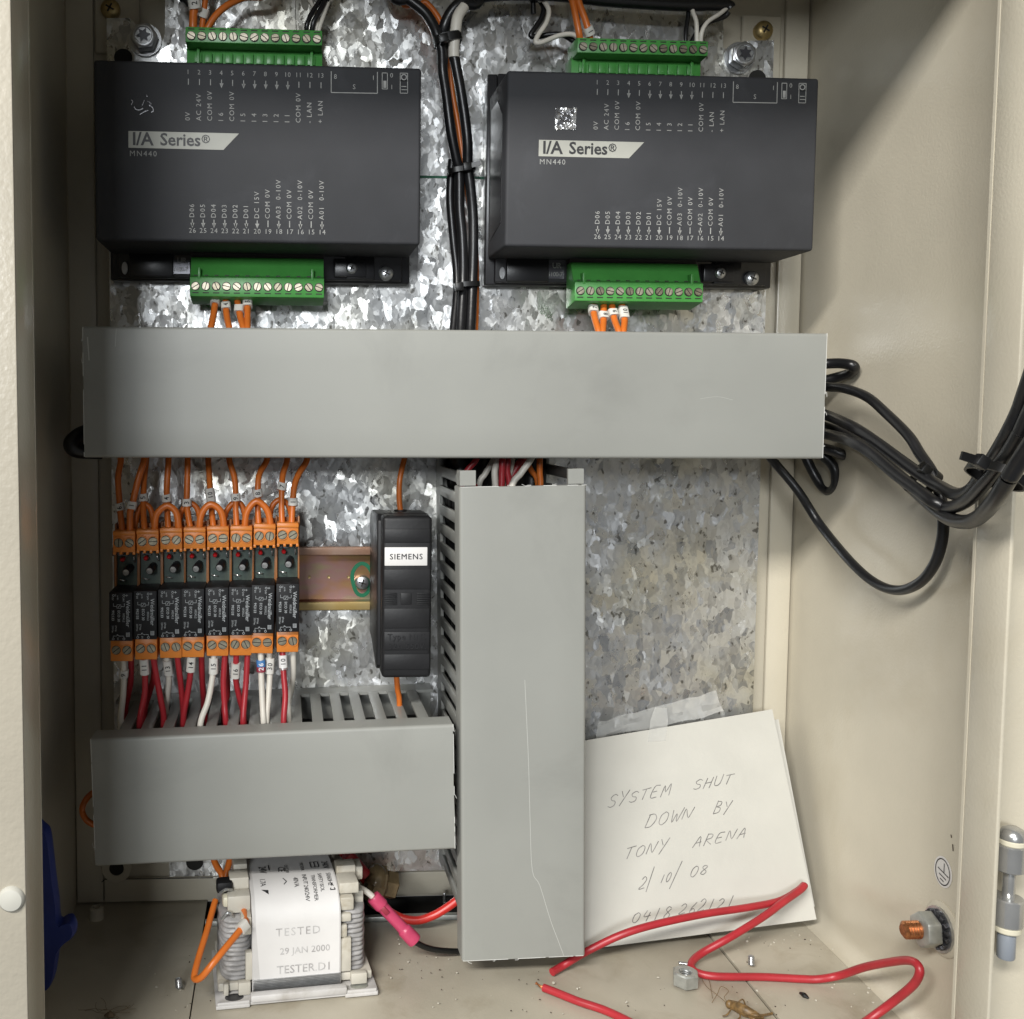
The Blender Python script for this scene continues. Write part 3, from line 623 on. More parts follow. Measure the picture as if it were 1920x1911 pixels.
# ------------------------------------------------------------------ relay modules
ORD = ['leftmost', 'second', 'third', 'fourth', 'fifth', 'sixth', 'seventh', 'rightmost']
def build_relay():
    t = thing('relay_module', '', 'relay', Vector((0, 0, 0)))
    bm = B()
    for s in (-1, 1): box(bm, (s*5.7-0.45, -40.5, -60), (s*5.7+0.45, -8, 8.5), 0.2)
    box(bm, (-5.2, -38, 5.5), (5.2, -8, 8.0)); box(bm, (-5.2, -38, -59), (5.2, -8, -56.5)); box(bm, (-5.2, -12, -56.5), (5.2, -8, 5.5))
    obj('tray', bm, 'tray_brown', t, local=True)
    bm = B(); box(bm, (-5.2, -37.5, -56), (5.2, -36, 5.4)); pcb = obj('circuit_board', bm, 'pcb', t, local=True)
    def terminal(name, z0, z1, hf, sz, top):
        bm = B(); box(bm, (-5.45, -hf, z0), (5.45, -36.1, z1), 0.45)
        if top:
            box(bm, (-5.5, -hf-0.7, z1-2.3), (5.5, -hf+0.2, z1-0.4), 0.3)
            for x in (-5.45, -2.2, 1.0, 4.2): box(bm, (x, -hf, z0-1.2), (x+1.3, -hf+5, z0+0.3), 0.15)
        for x in (-2.66, 2.66): lathe(bm, [(2.85, 0), (2.75, 0.5), (2.35, 0.5), (2.3, 0)], (x, -hf, sz), (0, -1, 0), 20)
        tb = obj(name, bm, 'term_orange', t, local=True)
        bm = B()
        for x in (-2.66, 2.66): lathe(bm, [(2.3, 0), (2.3, 0.1)], (x, -hf, sz), (0, -1, 0), 16)
        obj('screw_well', bm, 'slot_dark', tb, local=True)
        for x in (-2.66, 2.66): inst('screw', SCREW_R, tb, (x, -hf+0.35, sz), RY(random.uniform(0, PI)))
    terminal('upper_terminal', -4.8, 6.0, 50, 0.0, True)
    terminal('lower_terminal', -58.4, -47.6, 57, -52.7, False)
    bm = B(); box(bm, (-5.7, -60, -47.5), (5.7, -37.6, -23.3), 0.35); rb = obj('relay_body', bm, 'relay_black', t, local=True)
    bm = B(); yy = -60.15
    T = lambda u, v: Vector((-5.75+(u-850)/22.6, yy, -23.3-(v-85)/22.6))
    D_, U_ = -ZV, XV; N = (0, -1, 0)
    for (s, u, v, z, bo) in (('0V', 882, 140, 1.35, 0), ('24V', 1000, 138, 1.35, 0), ('992133', 882, 285, 1.75, 0.01), ('ECO 30', 946, 285, 1.75, 0.01), ('002XL2', 1003, 318, 1.4, 0), ('Weidm\u00fcller', 1040, 172, 2.75, 0.006), ('250Vac', 884, 455, 1.25, 0), ('27Vdc', 918, 455, 1.25, 0), ('ac/dc', 940, 118, 1.1, 0), ('3A', 940, 590, 1.2, 0)):
        text(bm, s, T(u, v), D_, U_, z, bold=bo)
    def line(*p, w=0.2): ribbon(bm, [T(*q) for q in p], w, N)
    for q in ((900, 118), (1015, 118), (898, 608), (1016, 608)):
        cc = T(*q); ribbon(bm, [cc+Vector((0.5*math.cos(a), 0, 0.5*math.sin(a))) for a in [2*PI*i/10 for i in range(11)]], 0.2, N)
    line((925, 104), (925, 130)); line((1046, 104), (1046, 130)); line((1032, 118), (1060, 118))
    line((900, 208), (900, 240), (938, 243)); line((982, 243), (1020, 243), (1020, 208)); line((938, 222), (938, 262), (982, 262), (982, 222), (938, 222)); line((948, 256), (972, 228))
    line((898, 596), (898, 575), (935, 575), (950, 555)); line((965, 575), (1016, 575), (1016, 596)); line((936, 560), (975, 580))
    for k in range(5): line((1040, 540+k*10), (1080, 540+k*10), w=0.22)
    line((1042, 535), (1042, 583)); line((1078, 535), (1078, 583))
    obj('printed_circuit_mark', bm, 'relay_print', rb, local=True, kind='stuff')
    # parts on the board
    bm = B(); lathe(bm, [(1.25, 0), (1.25, 3.2), (1.0, 4.2), (0.4, 4.7)], (-2.0, -39, -9.6), (0, -1, 0), 14); obj('red_led', bm, 'led_red', t, local=True)
    bm = B(); ax = Vector((-0.12, -1, -0.16)).normalized(); O = Vector((1.4, -37.5, -14.2))
    lathe(bm, [(2.05, 0), (2.05, 8.4), (1.8, 8.8)], O, ax, 18); cp = obj('capacitor', bm, 'base_plastic', t, local=True)
    bm = B(); lathe(bm, [(1.6, 8.75), (1.5, 8.95), (0.5, 8.97)], O, ax, 18); obj('capacitor_top', bm, 'cap_silver', cp, local=True)
    bm = B(); tube(bm, [(3.6, -37, -7.5), (3.7, -41, -7.8), (3.8, -42, -9.2), (3.8, -40.5, -11), (3.8, -37, -11.4)], 0.32, 6, 4); obj('jumper_link', bm, 'chrome', t, local=True)
    bm = B(); tube(bm, [(-4.2, -37, -20.6), (-3.4, -40.4, -20.2), (-1.4, -40.8, -20.6), (-0.6, -37, -21)], 0.4, 6, 4); obj('jumper_link', bm, 'chrome', t, local=True)
    bm = B(); lathe(bm, [(0.5, 0), (0.9, 0.3), (0.9, 1.4), (0.4, 1.8)], (-3.1, -41, -7.0), (-0.4, -1, 0.2), 10); lathe(bm, [(0.28, 0), (0.28, 2.6)], (-2.2, -41.6, -7.3), (1, -0.1, -0.1), 8); obj('resistor', bm, 'nylon_blue', t, local=True)
    return t
r0 = build_relay()
xr0 = (H(222, 1017, 50).x+H(243, 1017, 50).x)/2; xr7 = (H(530, 1004, 50).x+H(549, 1004, 50).x)/2
zrow = [H(222+44*i, y, 50).z for i, y in enumerate((1017, 1016, 1013, 1012, 1009, 1009, 1005, 1003))]
zrow = [H(240, y, 50).z for y in (1018, 1015.5, 1013, 1012, 1010, 1009.5, 1006, 1004)]
RELX = [xr0+(xr7-xr0)*i/7 for i in range(8)]
labs = ['leftmost orange and black relay module in the row, in the shade', 'second relay module from the left, above red wire sleeve 11', 'third relay module from the left, above white wire sleeve 13', 'fourth relay module from the left, above red wire sleeve 14', 'fifth relay module from the left, above white wire sleeve 15', 'sixth relay module from the left, above red wire sleeve 16', 'seventh relay module, above the blue and red sleeve', 'rightmost relay module, at the bare part of the rail']
relays = []
for i in range(8):
    t = r0 if i == 0 else copy_tree(r0)
    t.location = Vector((RELX[i], 0, zrow[i]))*0.001; t.rotation_euler = (0, (0.012, 0.006, -0.004, 0.008, 0.0, 0.004, 0.022, 0.002)[i], 0)
    t['label'] = labs[i]; t['category'] = 'relay'; t['group'] = 'relay modules on the rail'; relays.append(t)
    for ch in t.children:
        for g in ch.children:
            if g.name.startswith('screw') and 'well' not in g.name: g.rotation_euler = (0, random.uniform(0, PI), 0)

# ------------------------------------------------------------------ fuse holder
fx0, fx1 = 49.5, 73.9; fzt, fzb = -50.9, -132.3
fh = thing('fuse_holder', 'black moulded fuse holder with a white name label on the rail', 'fuse holder', Vector((fx0, 0, fzb)))
bm = B()
prism(bm, [(14, fzt-1), (46, fzt), (52, fzt-3.0), (52, fzb+4), (46, fzb+1), (20, fzb+10), (6, fzb+12), (6, fzt-4)], lambda a, b, t: (t, -a, b), fx0-1.8, fx1+0.6, bev=0.9); body = obj('housing', bm, 'fuse_black', fh)
bm = B(); box(bm, (fx0-0.2, -62, fzb), (fx1+0.2, -47.5, fzt), 2.0, 3); car = obj('fuse_carrier', bm, 'fuse_black', fh)
PW = lambda u, v: H(680+u/4.78, 930+v/4.78, 62.0)
def panel(name, u0, v0, u1, v1, d, m='fuse_black', par=None, bev=0.5):
    a, b = PW(u0, v1), PW(u1, v0); bm = B(); box(bm, (a.x, -62-d, a.z), (b.x, -61.5, b.z), bev); return obj(name, bm, m, par or car)
panel('raised_panel', 195, 295, 605, 420, 0.5); lb = panel('name_label', 196, 459, 580, 626, 0.55, 'label_white', bev=0.3)
for q in ((190, 655, 605, 838), (190, 1005, 600, 1188), (190, 1215, 600, 1385), (190, 1415, 600, 1560)): panel('raised_panel', *q, 0.45)
panel('centre_button', 340, 868, 440, 975, 0.35); 
for u0 in (195, 485):
    for k in range(7): panel('grip_rib', u0, 868+k*16, u0+112, 877+k*16, 0.7, bev=0.2)
bm = B(); text(bm, 'SIEMENS', PW(388, 566)+Vector((0, -0.75, 0)), XV, ZV, 4.0, 'CENTER', bold=0.0, space=1.14); text(bm, 'SIEMENS', PW(389.2, 566)+Vector((0, -0.78, 0)), XV, ZV, 4.0, 'CENTER', space=1.14); obj('lettering', bm, 'ink', lb)
bm = B(); text(bm, 'Type NNS', PW(395, 1285)+Vector((0, -0.55, 0)), XV, ZV, 4.2, 'CENTER', space=1.1); text(bm, '32A.550V.', PW(400, 1370)+Vector((0, -0.55, 0)), XV, ZV, 4.2, 'CENTER', space=1.1)
r = bmesh.ops.extrude_face_region(bm, geom=bm.faces[:]); bmesh.ops.translate(bm, vec=(0, -0.3, 0), verts=[g for g in r['geom'] if isinstance(g, bmesh.types.BMVert)])
obj('moulded_lettering', bm, 'fuse_black', car, smooth=0.3)
c = Vector((H(751, 958, 28).x, -28, fzt-0.8)); bm = B(); lathe(bm, [(3.4, 0.0), (3.4, 1.1)], c, (0, 0, 1), 18); obj('wire_entry', bm, 'slot_dark', body)

# ------------------------------------------------------------------ wires
def nearest(P, q): return min(range(len(P)), key=lambda i: (PROJ(P[i])[0]-q[0])**2+(PROJ(P[i])[1]-q[1])**2)
def sleeve(parent, P, q, s, wid, ht, th, mats='sleeve_white', ink='ink', flip=False, size=3.3, tilt=0.0):
    i = nearest(P, q); a, b = P[max(0, i-1)], P[min(len(P)-1, i+1)]
    t = (b-a).normalized()
    if t.z < 0: t = -t
    n = Vector((0, -1, 0)); n = (n-t*n.dot(t)).normalized(); s_ = t.cross(n)*-1
    if s_.x < 0: s_ = -s_
    M = Matrix((s_, -n, t)).transposed().to_4x4(); M.translation = P[i]
    if tilt: M = M @ Matrix.Rotation(tilt, 4, 'Y')
    bm = B(); 
    ring = [(wid/2*math.copysign(abs(math.cos(x))**0.55, math.cos(x)), th/2*math.copysign(abs(math.sin(x))**0.8, math.sin(x))) for x in [2*PI*k/20 for k in range(20)]]
    inner = [(x*0.8, y*0.8) for x, y in ring]
    rows = []
    for k in range(4):
        zz = -ht/2+ht*k/3
        rows.append([bm.verts.new((x, y, zz+0.22*wid*(x/wid)**2*2)) for x, y in ring])
    for A, Z in zip(rows, rows[1:]):
        for k in range(20): bm.faces.new((A[k], A[(k+1) % 20], Z[(k+1) % 20], Z[k]))
    bm.faces.new(rows[0][::-1]); bm.faces.new(rows[-1])
    bmesh.ops.transform(bm, matrix=M, verts=bm.verts)
    sl = obj('marker_sleeve', bm, mats, parent)
    if s:
        bm = B(); text(bm, s, (0.36*size*(1 if not flip else -1), -th/2-0.10, 0), (0, 0, 1), (-1, 0, 0), size, 'CENTER', bold=0.012, space=1.15)
        bmesh.ops.transform(bm, matrix=M, verts=bm.verts); obj('number', bm, ink, sl)
    return sl
def wire(name, label, pts, r, m, group=None, seg=10, sub=6, cat='wire'):
    W_ = [p if isinstance(p, Vector) else H(*p) for p in pts]
    for end in (0, -1):                                           # runs that leave the picture carry on beyond it
        e, f = W_[end], W_[1 if end == 0 else -2]; q = PROJ(e); d = (e-f).normalized()
        if q[1] < -3: x = e+d*14+Vector((0, 3, 52))
        elif q[0] > 1918: x = e+d*110
        else: continue
        W_ = [x]+W_ if end == 0 else W_+[x]
    bm = B(); P = tube(bm, W_, r, seg, sub); o = obj(name, bm, m, None, smooth=1.2, label=label, cat=cat, group=group); return o, P
OR, RD, WH, BK = 'wire_orange', 'wire_red', 'wire_white', 'cable_black'
# orange wires from the long duct down into the relays
G = 'orange wires from the long duct into the relays'
SL = dict(wid=4.9, ht=3.7, th=4.6)
def relay_wire(lab, pts, mk, s, r=1.6, h0=34, h1=44, big=False):
    n = len(pts); P3 = [(x, y, h0+(h1-h0)*k/(n-1)) for k, (x, y) in enumerate(pts)]
    x, y = pts[0]; P3 = [(x, y-22, h0-3)] + P3; x, y = pts[-1]; P3.append((x, y+10, h1-0.5))
    o, P = wire('relay_wire', lab, P3, r, OR, G)
    if s: sleeve(o, P, mk, s, 4.9, 7.6 if len(s) > 1 and '.' not in s else 3.9, 4.6, size=3.5, tilt=random.uniform(-0.2, 0.2))
relay_wire('orange wire with number 6 sleeve, entering the leftmost relay', [(226.6, 864), (221.5, 896), (224, 940), (226, 965), (229, 992)], (225, 954), '6.')
relay_wire('orange wire with number 1 sleeve, right hand wire of the leftmost relay', [(270, 864), (260, 896), (249, 942), (244, 962), (244, 992)], (246, 951), '1', 1.7, 38, 46)
relay_wire('orange wire with number 5 sleeve, entering the second relay', [(274, 864), (270, 900), (269, 936), (269, 965), (271, 992)], (269, 936), '5', h0=30)
relay_wire('orange wire with number 4 sleeve, entering the third relay', [(316, 864), (313, 910), (313, 937), (314, 965), (315.6, 991)], (312, 938), '4')
relay_wire('orange wire with number 3 sleeve, entering the fourth relay', [(352, 864), (351, 910), (350.5, 945), (353, 968), (357, 990)], (350, 945), '3')
relay_wire('orange wire with number 10 sleeve, entering the fifth relay', [(390.5, 864), (393, 900), (395, 932), (397, 960), (400, 988)], (396, 932), '10', h0=28)
relay_wire('orange wire with number 9 sleeve, entering the sixth relay', [(430, 864), (439, 893), (442, 925), (442, 955), (444, 988)], (442, 935), '9.')
relay_wire('orange wire with number 8 sleeve, entering the seventh relay', [(500, 864), (488, 885), (484, 905), (483.5, 950), (485, 984)], (484, 926), '8')
relay_wire('orange wire with number 7 sleeve, left hand wire of the rightmost relay', [(538, 864), (530.5, 890), (528.5, 914), (528, 953), (529, 981)], (529, 914), '7')
relay_wire('orange wire with number 1 sleeve, at the far right of the relays', [(575, 864), (560, 889), (552, 912), (549, 943), (547, 981)], (549, 943), '1', 1.65)
G = 'orange jumper loops linking neighbouring relays'
for lab, pts, h in (
    ('front orange jumper loop below sleeve 4, second relay to third', [(290, 990), (294, 964), (313, 948.5), (330, 961), (335, 990)], 47),
    ('front orange jumper loop below sleeve 10, fourth relay to fifth', [(374, 990), (378, 964), (394, 946), (414, 959), (420, 990)], 47),
    ('front orange jumper loop below sleeve 8, sixth relay to seventh', [(459, 989), (463, 960), (481, 940), (501, 957), (508, 989)], 47),
    ('rear orange jumper loop behind sleeves 1 and 5', [(254, 992), (258, 962), (270, 946), (283, 956), (288, 985)], 37),
    ('rear orange jumper loop behind the third to fourth relay, crossing sleeve 3', [(336, 990), (339, 962), (354, 944), (370, 954), (376, 988)], 37),
    ('rear orange jumper loop at the fifth and sixth relays, crossing sleeve 9', [(420, 990), (424, 960), (440, 942), (455, 950), (462, 988)], 37),
    ('rightmost rear orange jumper loop, partly hidden by sleeve 7 wire', [(506, 988), (509, 952), (525, 937), (541, 949), (549, 984)], 37)):
    p = [(x, y, h) for x, y in pts]; p = [(p[0][0], p[0][1]+12, h-1)] + p + [(p[-1][0], p[-1][1]+12, h-1)]
    wire('jumper_loop', lab, p, 1.75 if h > 40 else 1.5, OR, G)
# red and white wires from the relays into the lower duct
G = 'red and white wires from the relays into the lower duct'
def duct_top(x, y):
    p = ONZ(x, y, -155.0+(x-212)*0.0074); return p
def low_wire(lab, pts, m, mk=None, s=None, r=1.55, h0=54, **kw):
    e = duct_top(*pts[-1]); n = len(pts)
    he = max(16, min(64, -e.y)); P3 = [(pts[0][0], pts[0][1]-9, h0)]
    for k, (x, y) in enumerate(pts[:-1]): P3.append((x, y, h0+(he-h0)*(k/(n-1))**1.3))
    W_ = [H(*q) for q in P3]; e = H(pts[-1][0], pts[-1][1], he); W_ += [e, e+Vector((random.uniform(-1, 1), 2, -14)), e+Vector((random.uniform(-2, 2), 4, -34))]
    o, P = wire('relay_output_wire', lab, W_, r, m, G)
    if s: sleeve(o, P, mk, s, kw.get('wid', 4.7), kw.get('ht', 7.8 if len(s) > 1 else 3.9), 4.4, kw.get('ms', 'sleeve_white'), kw.get('ink', 'ink'), size=3.4, tilt=random.uniform(-.1, .1))
    return o, P
low_wire('white wire with number 9 sleeve under the leftmost relay', [(231, 1237), (232, 1258), (231, 1300), (226.6, 1350)], WH, (232, 1261.6), '9')
low_wire('red wire beside sleeve 9 under the leftmost relay', [(246, 1237), (245, 1278), (240, 1305), (235, 1332)], RD, h0=50)
low_wire('red wire with number 11 sleeve under the second relay', [(270, 1236), (272, 1269), (271, 1303), (262, 1352)], RD, (272, 1253), '11')
low_wire('red wire under the second relay, slanting right beside sleeve 11', [(288, 1236), (294, 1272), (302, 1315), (307, 1346)], RD)
low_wire('red wire crossing behind, between sleeves 11 and 13', [(290, 1238), (288, 1270), (280, 1300), (272, 1330)], RD, h0=47)
low_wire('white wire with number 13 sleeve under the third relay', [(313, 1234), (317, 1272), (314, 1305), (311, 1335)], WH, (314, 1251), '13', h0=50)
low_wire('red wire right of sleeve 13 under the third relay', [(333, 1234), (338, 1275), (342, 1310), (344, 1340)], RD)
low_wire('red wire with number 14 sleeve under the fourth relay', [(359, 1231), (357, 1264), (351, 1305), (344, 1346)], RD, (357.5, 1248), '14')
low_wire('red wire right of sleeve 14 under the fourth relay', [(378, 1233), (379, 1270), (381, 1300), (382, 1322)], RD, h0=50)
low_wire('white wire with number 15 sleeve under the fifth relay', [(401, 1230), (399, 1264), (390, 1315), (376, 1356)], WH, (400, 1250), '15')
low_wire('red wire right of sleeve 15 under the fifth relay', [(421.6, 1231), (419, 1278), (421, 1320), (423, 1348)], RD)
low_wire('dark red wire tucked behind the one right of sleeve 15', [(423, 1233), (426, 1278), (426, 1305), (420, 1328)], RD, h0=46)
low_wire('red wire with number 16 sleeve under the sixth relay', [(443, 1231), (442, 1272), (450, 1312), (456, 1335)], RD, (441, 1254), '16')
low_wire('red wire right of sleeve 16 under the sixth relay', [(464, 1231), (461, 1285), (458, 1320), (456, 1350)], RD)
o, P = low_wire('white wire with a blue and dark red sleeve under the seventh relay', [(489, 1226), (490, 1270), (492, 1315), (494, 1350)], WH)
sleeve(o, P, (489.4, 1243.5), '6', 4.7, 3.7, 4.4, 'sleeve_blue', 'white_ink', size=3.4); sleeve(o, P, (489.8, 1257), '2', 4.7, 3.7, 4.4, 'sleeve_red', 'white_ink', size=3.4)
low_wire('white wire with number 30 sleeve under the seventh relay', [(505, 1227), (506, 1264), (503, 1312), (500, 1348)], WH, (506, 1250), '30', h0=51)
o, P = low_wire('red wire with a clear number 10 sleeve under the rightmost relay', [(530, 1223), (532, 1264), (535, 1306), (532, 1352)], RD)
sleeve(o, P, (530.5, 1238), '10', 4.5, 6.2, 4.6, 'label_white', size=3.3); sleeve(o, P, (531, 1252), '', 4.2, 4.0, 4.2, 'clear_sleeve')
low_wire('white wire under the rightmost relay, at the end of the row', [(550, 1223), (550, 1264), (547, 1290), (541, 1322)], WH, h0=52)
# fuse wires
wire('fuse_wire', 'orange wire running up from the fuse holder into the long duct', [(763, 845, 24), (757.5, 863, 26), (749.5, 900, 28), (748.5, 935, 28), (751, 960, 28), (752, 972, 28)], 1.5, OR)
wire('fuse_wire', 'orange wire running down from the fuse holder into the lower duct', [(743, 1262, 46), (744, 1275, 46), (745.5, 1293, 45), (749, 1318, 42), H(750, 1330, 40)+Vector((0, 3, -20))], 1.5, OR)
# orange wires between the controllers and the long duct
G = 'orange wires under the controller plugs'
def plug_wire(lab, pts, mk, s, r=1.75, tilt=0.0):
    P3 = [(pts[0][0], pts[0][1]-10, 20)] + [(x, y, 22+6*k) for k, (x, y) in enumerate(pts)] + [(pts[-1][0]+(pts[-1][0]-pts[-2][0])*0.8, pts[-1][1]+24, 36)]
    o, P = wire('controller_wire', lab, P3, r, OR, G); sleeve(o, P, mk, s, 5.2, 7.6 if len(s) > 1 else 4.0, 5.0, size=3.3, tilt=tilt)
plug_wire('leftmost orange wire under the left controller, sleeve number 3', [(404, 563), (400, 592), (395, 616)], (403, 569), '3', tilt=0.1)
plug_wire('second orange wire under the left controller, straight, sleeve number 4', [(423, 563), (425, 592), (430, 616)], (424, 578), '4')
plug_wire('third orange wire under the left controller, its sleeve turned away', [(445, 563), (450, 592), (456, 616)], (448, 583), '', tilt=0.2)
plug_wire('last orange wire on the right under the left controller', [(464, 563), (464, 592), (464, 616)], (464, 572), '5')
plug_wire('leftmost orange wire under the right controller, sleeve number 7', [(1111, 571), (1115, 596), (1122, 621)], (1112, 581), '7')
plug_wire('second orange wire under the right controller, with a tilted low sleeve', [(1132, 571), (1131.5, 599), (1130, 621)], (1131, 592), '8', tilt=-0.2)
plug_wire('third orange wire under the right controller, slanting right', [(1147, 571), (1152, 599), (1160, 621)], (1150, 588), '9', tilt=-0.1)
plug_wire('last orange wire under the right controller, tall two digit sleeve', [(1166, 571), (1171, 599), (1169, 621)], (1169, 589), '10')
# wires above the controllers
o, P = wire('supply_wire', 'thick orange wire with number 2 sleeve above the left controller', [(375, -40, 24), (368, -5, 24), (363, 25, 24), (362, 52, 24), (362, 62, 22)], 2.1, OR); sleeve(o, P, (368, 10), '2', 6.4, 5.5, 6.0, size=4.0, tilt=-0.35)
o, P = wire('supply_wire', 'thinner orange wire with a blank sleeve above the left controller', [(388, -40, 20), (385, 0, 20), (381, 33, 20), (378, 60, 20)], 1.55, OR); sleeve(o, P, (382, 29), '', 5.0, 4.5, 5.0, tilt=0.2)
wire('supply_wire', 'orange wire curving up to the right above the left controller', [(520, -30, 16), (455, -4, 18), (425, 11, 20), (404, 30, 21), (390, 52, 21), (388, 62, 20)], 1.75, OR)
wire('supply_wire', 'short black cable end at the top left beside sleeve 2', [(338, -30, 18), (348, -6, 20), (357, 7, 20)], 2.6, BK)
wire('sensor_wire', 'left black wire of the pair above the left controller', [(606, -25, 14), (600, 0, 16), (586, 22, 19), (576, 45, 21), (574, 66, 19)], 1.25, BK)
wire('sensor_wire', 'right black wire of the pair above the left controller', [(617, -25, 15), (610, 0, 17), (600, 20, 20), (588, 42, 21), (584, 66, 19)], 1.35, BK)
wire('sensor_wire', 'white wire behind the black pair above the left controller', [(578, -25, 12), (582, 0, 12), (590, 20, 13), (594, 40, 18), (594, 66, 19)], 1.15, WH)
wire('sensor_wire', 'white wire right of the black pair above the left controller', [(624, -25, 13), (617, 0, 15), (608, 26, 18), (599, 52, 20), (597, 66, 19)], 1.1, WH)
wire('wire_strand', 'stray bare wire strand above the left controller', [(555, -20, 10), (554, 20, 14), (556, 60, 18)], 0.22, 'chrome')
wire('sensor_wire', 'white wire looping beside the right controller upper plug', [(1005, -25, 12), (1019, 0, 15), (1029, 20, 18), (1024, 43, 20), (1009, 66, 22), (1004.5, 79, 23), (1014, 80, 23), (1032, 73, 22), (1052, 66, 21), (1074, 65, 20), (1096, 76, 20)], 1.3, WH)
wire('sensor_wire', 'black wire looping behind the white one at the right controller', [(1000, -25, 8), (1012, 0, 10), (1019, 15, 12), (1015, 35, 13), (1003, 53, 14), (995, 67, 14), (1008, 69, 14), (1030, 65, 15), (1056, 66, 16), (1082, 82, 16)], 1.4, BK)
o, P = wire('supply_wire', 'left orange wire of the pair above the right controller', [(1066, -35, 20), (1073, 0, 21), (1080, 34, 22), (1086, 64, 22), (1089, 86, 19)], 1.75, OR)
o, P = wire('supply_wire', 'right orange wire with number 1 sleeve above the right controller', [(1078, -35, 21), (1084, 0, 22), (1096, 34, 23), (1104, 60, 23), (1108, 86, 19)], 1.75, OR); sleeve(o, P, (1103, 60), '1', 5.4, 4.2, 5.0, tilt=-0.15, size=3.6)
wire('sensor_wire', 'thin black wire at the left of the right plug pair', [(1291, 10, 16), (1290, 30, 16), (1286, 60, 18), (1285, 92, 18)], 1.2, BK)
wire('sensor_wire', 'thin black wire slanting into the right controller plug', [(1366, 22, 18), (1358, 31, 17), (1330, 41, 17), (1310, 58, 17), (1296, 82, 17), (1293, 96, 17)], 1.5, BK)
wire('sensor_wire', 'left white wire from the thick cable into the right plug', [(1296, 12, 18), (1300, 25, 19), (1306, 46, 20), (1306, 96, 19)], 1.15, WH)
wire('sensor_wire', 'right white wire from the thick cable into the right plug', [(1362, 16, 19), (1348, 27, 20), (1326, 42, 21), (1315, 64, 21), (1314, 96, 19)], 1.15, WH)
# central bundle of black cables
G = 'black cables of the central bundle'
wire('data_cable', 'black cable coming from the upper left into the central bundle', [(730, -22, 16), (767, 0, 17), (795, 22, 18), (810, 43, 19), (819, 64, 20), (828, 94, 20), (830, 134, 20), (835, 167, 19), (839.5, 201, 18), (846, 251, 17), (856, 301, 15), (861, 323, 14), (862, 393, 13), (867, 449, 13), (868.5, 525, 14), (865, 600, 20), (862, 650, 26)], 2.65, BK, G, 14)
wire('data_cable', 'black cable with a white wrapped stretch in the central bundle', [(905, -14, 18), (873, 10, 20), (857, 36, 21), (853, 65, 21), (850, 95, 20), (854, 118, 20), (863, 167, 19), (871, 218, 18), (876.5, 268, 17), (877, 310, 15), (882, 350, 14), (886.5, 400, 13), (887.5, 450, 13), (886, 525, 14), (883, 600, 20), (880, 650, 26)], 2.7, BK, G, 14)
bm = B(); tube(bm, [H(870, 12, 20.3), H(858, 33, 21.3), H(854, 60, 21.4), H(851, 85, 20.6), H(851, 108, 20.2)], 2.95, 14); obj('cable_wrap', bm, 'wire_white', None, label='white tape wrap on the right cable of the central bundle', cat='tape')
wire('data_cable', 'thick black cable from the bundle along the top to the right', [(829, 120, 12), (829, 80, 14), (833, 52, 17), (842, 30, 18), (856, 12, 19), (880, -2, 19), (940, -10, 18), (1040, -9, 18), (1134, 1, 18), (1190, 5, 18), (1280, 10, 18), (1340, 9, 18), (1364, 11, 18), (1369, 17, 18)], 3.1, BK, G, 14)
wire('data_cable', 'hidden third black cable at the left edge of the central bundle', [(848, 300, 8), (846, 325, 8), (844, 374, 8), (850, 449, 8), (857, 525, 9), (852, 600, 16), (846, 650, 22)], 2.3, BK, G, 12)
wire('supply_wire', 'orange wire running behind the central black bundle', [(775, -10, 8), (800, 6, 9), (827, 44, 10), (842, 110, 8), (848, 174, 8), (860, 241, 7), (872, 330, 6), (890, 450, 6), (893, 560, 9), (890, 650, 20)], 1.6, OR)
wire('supply_wire', 'orange wire left of the upper left bundle cable', [(748, -10, 8), (775, 8, 9), (797, 32, 10), (812, 60, 10), (830, 120, 8)], 1.5, OR)
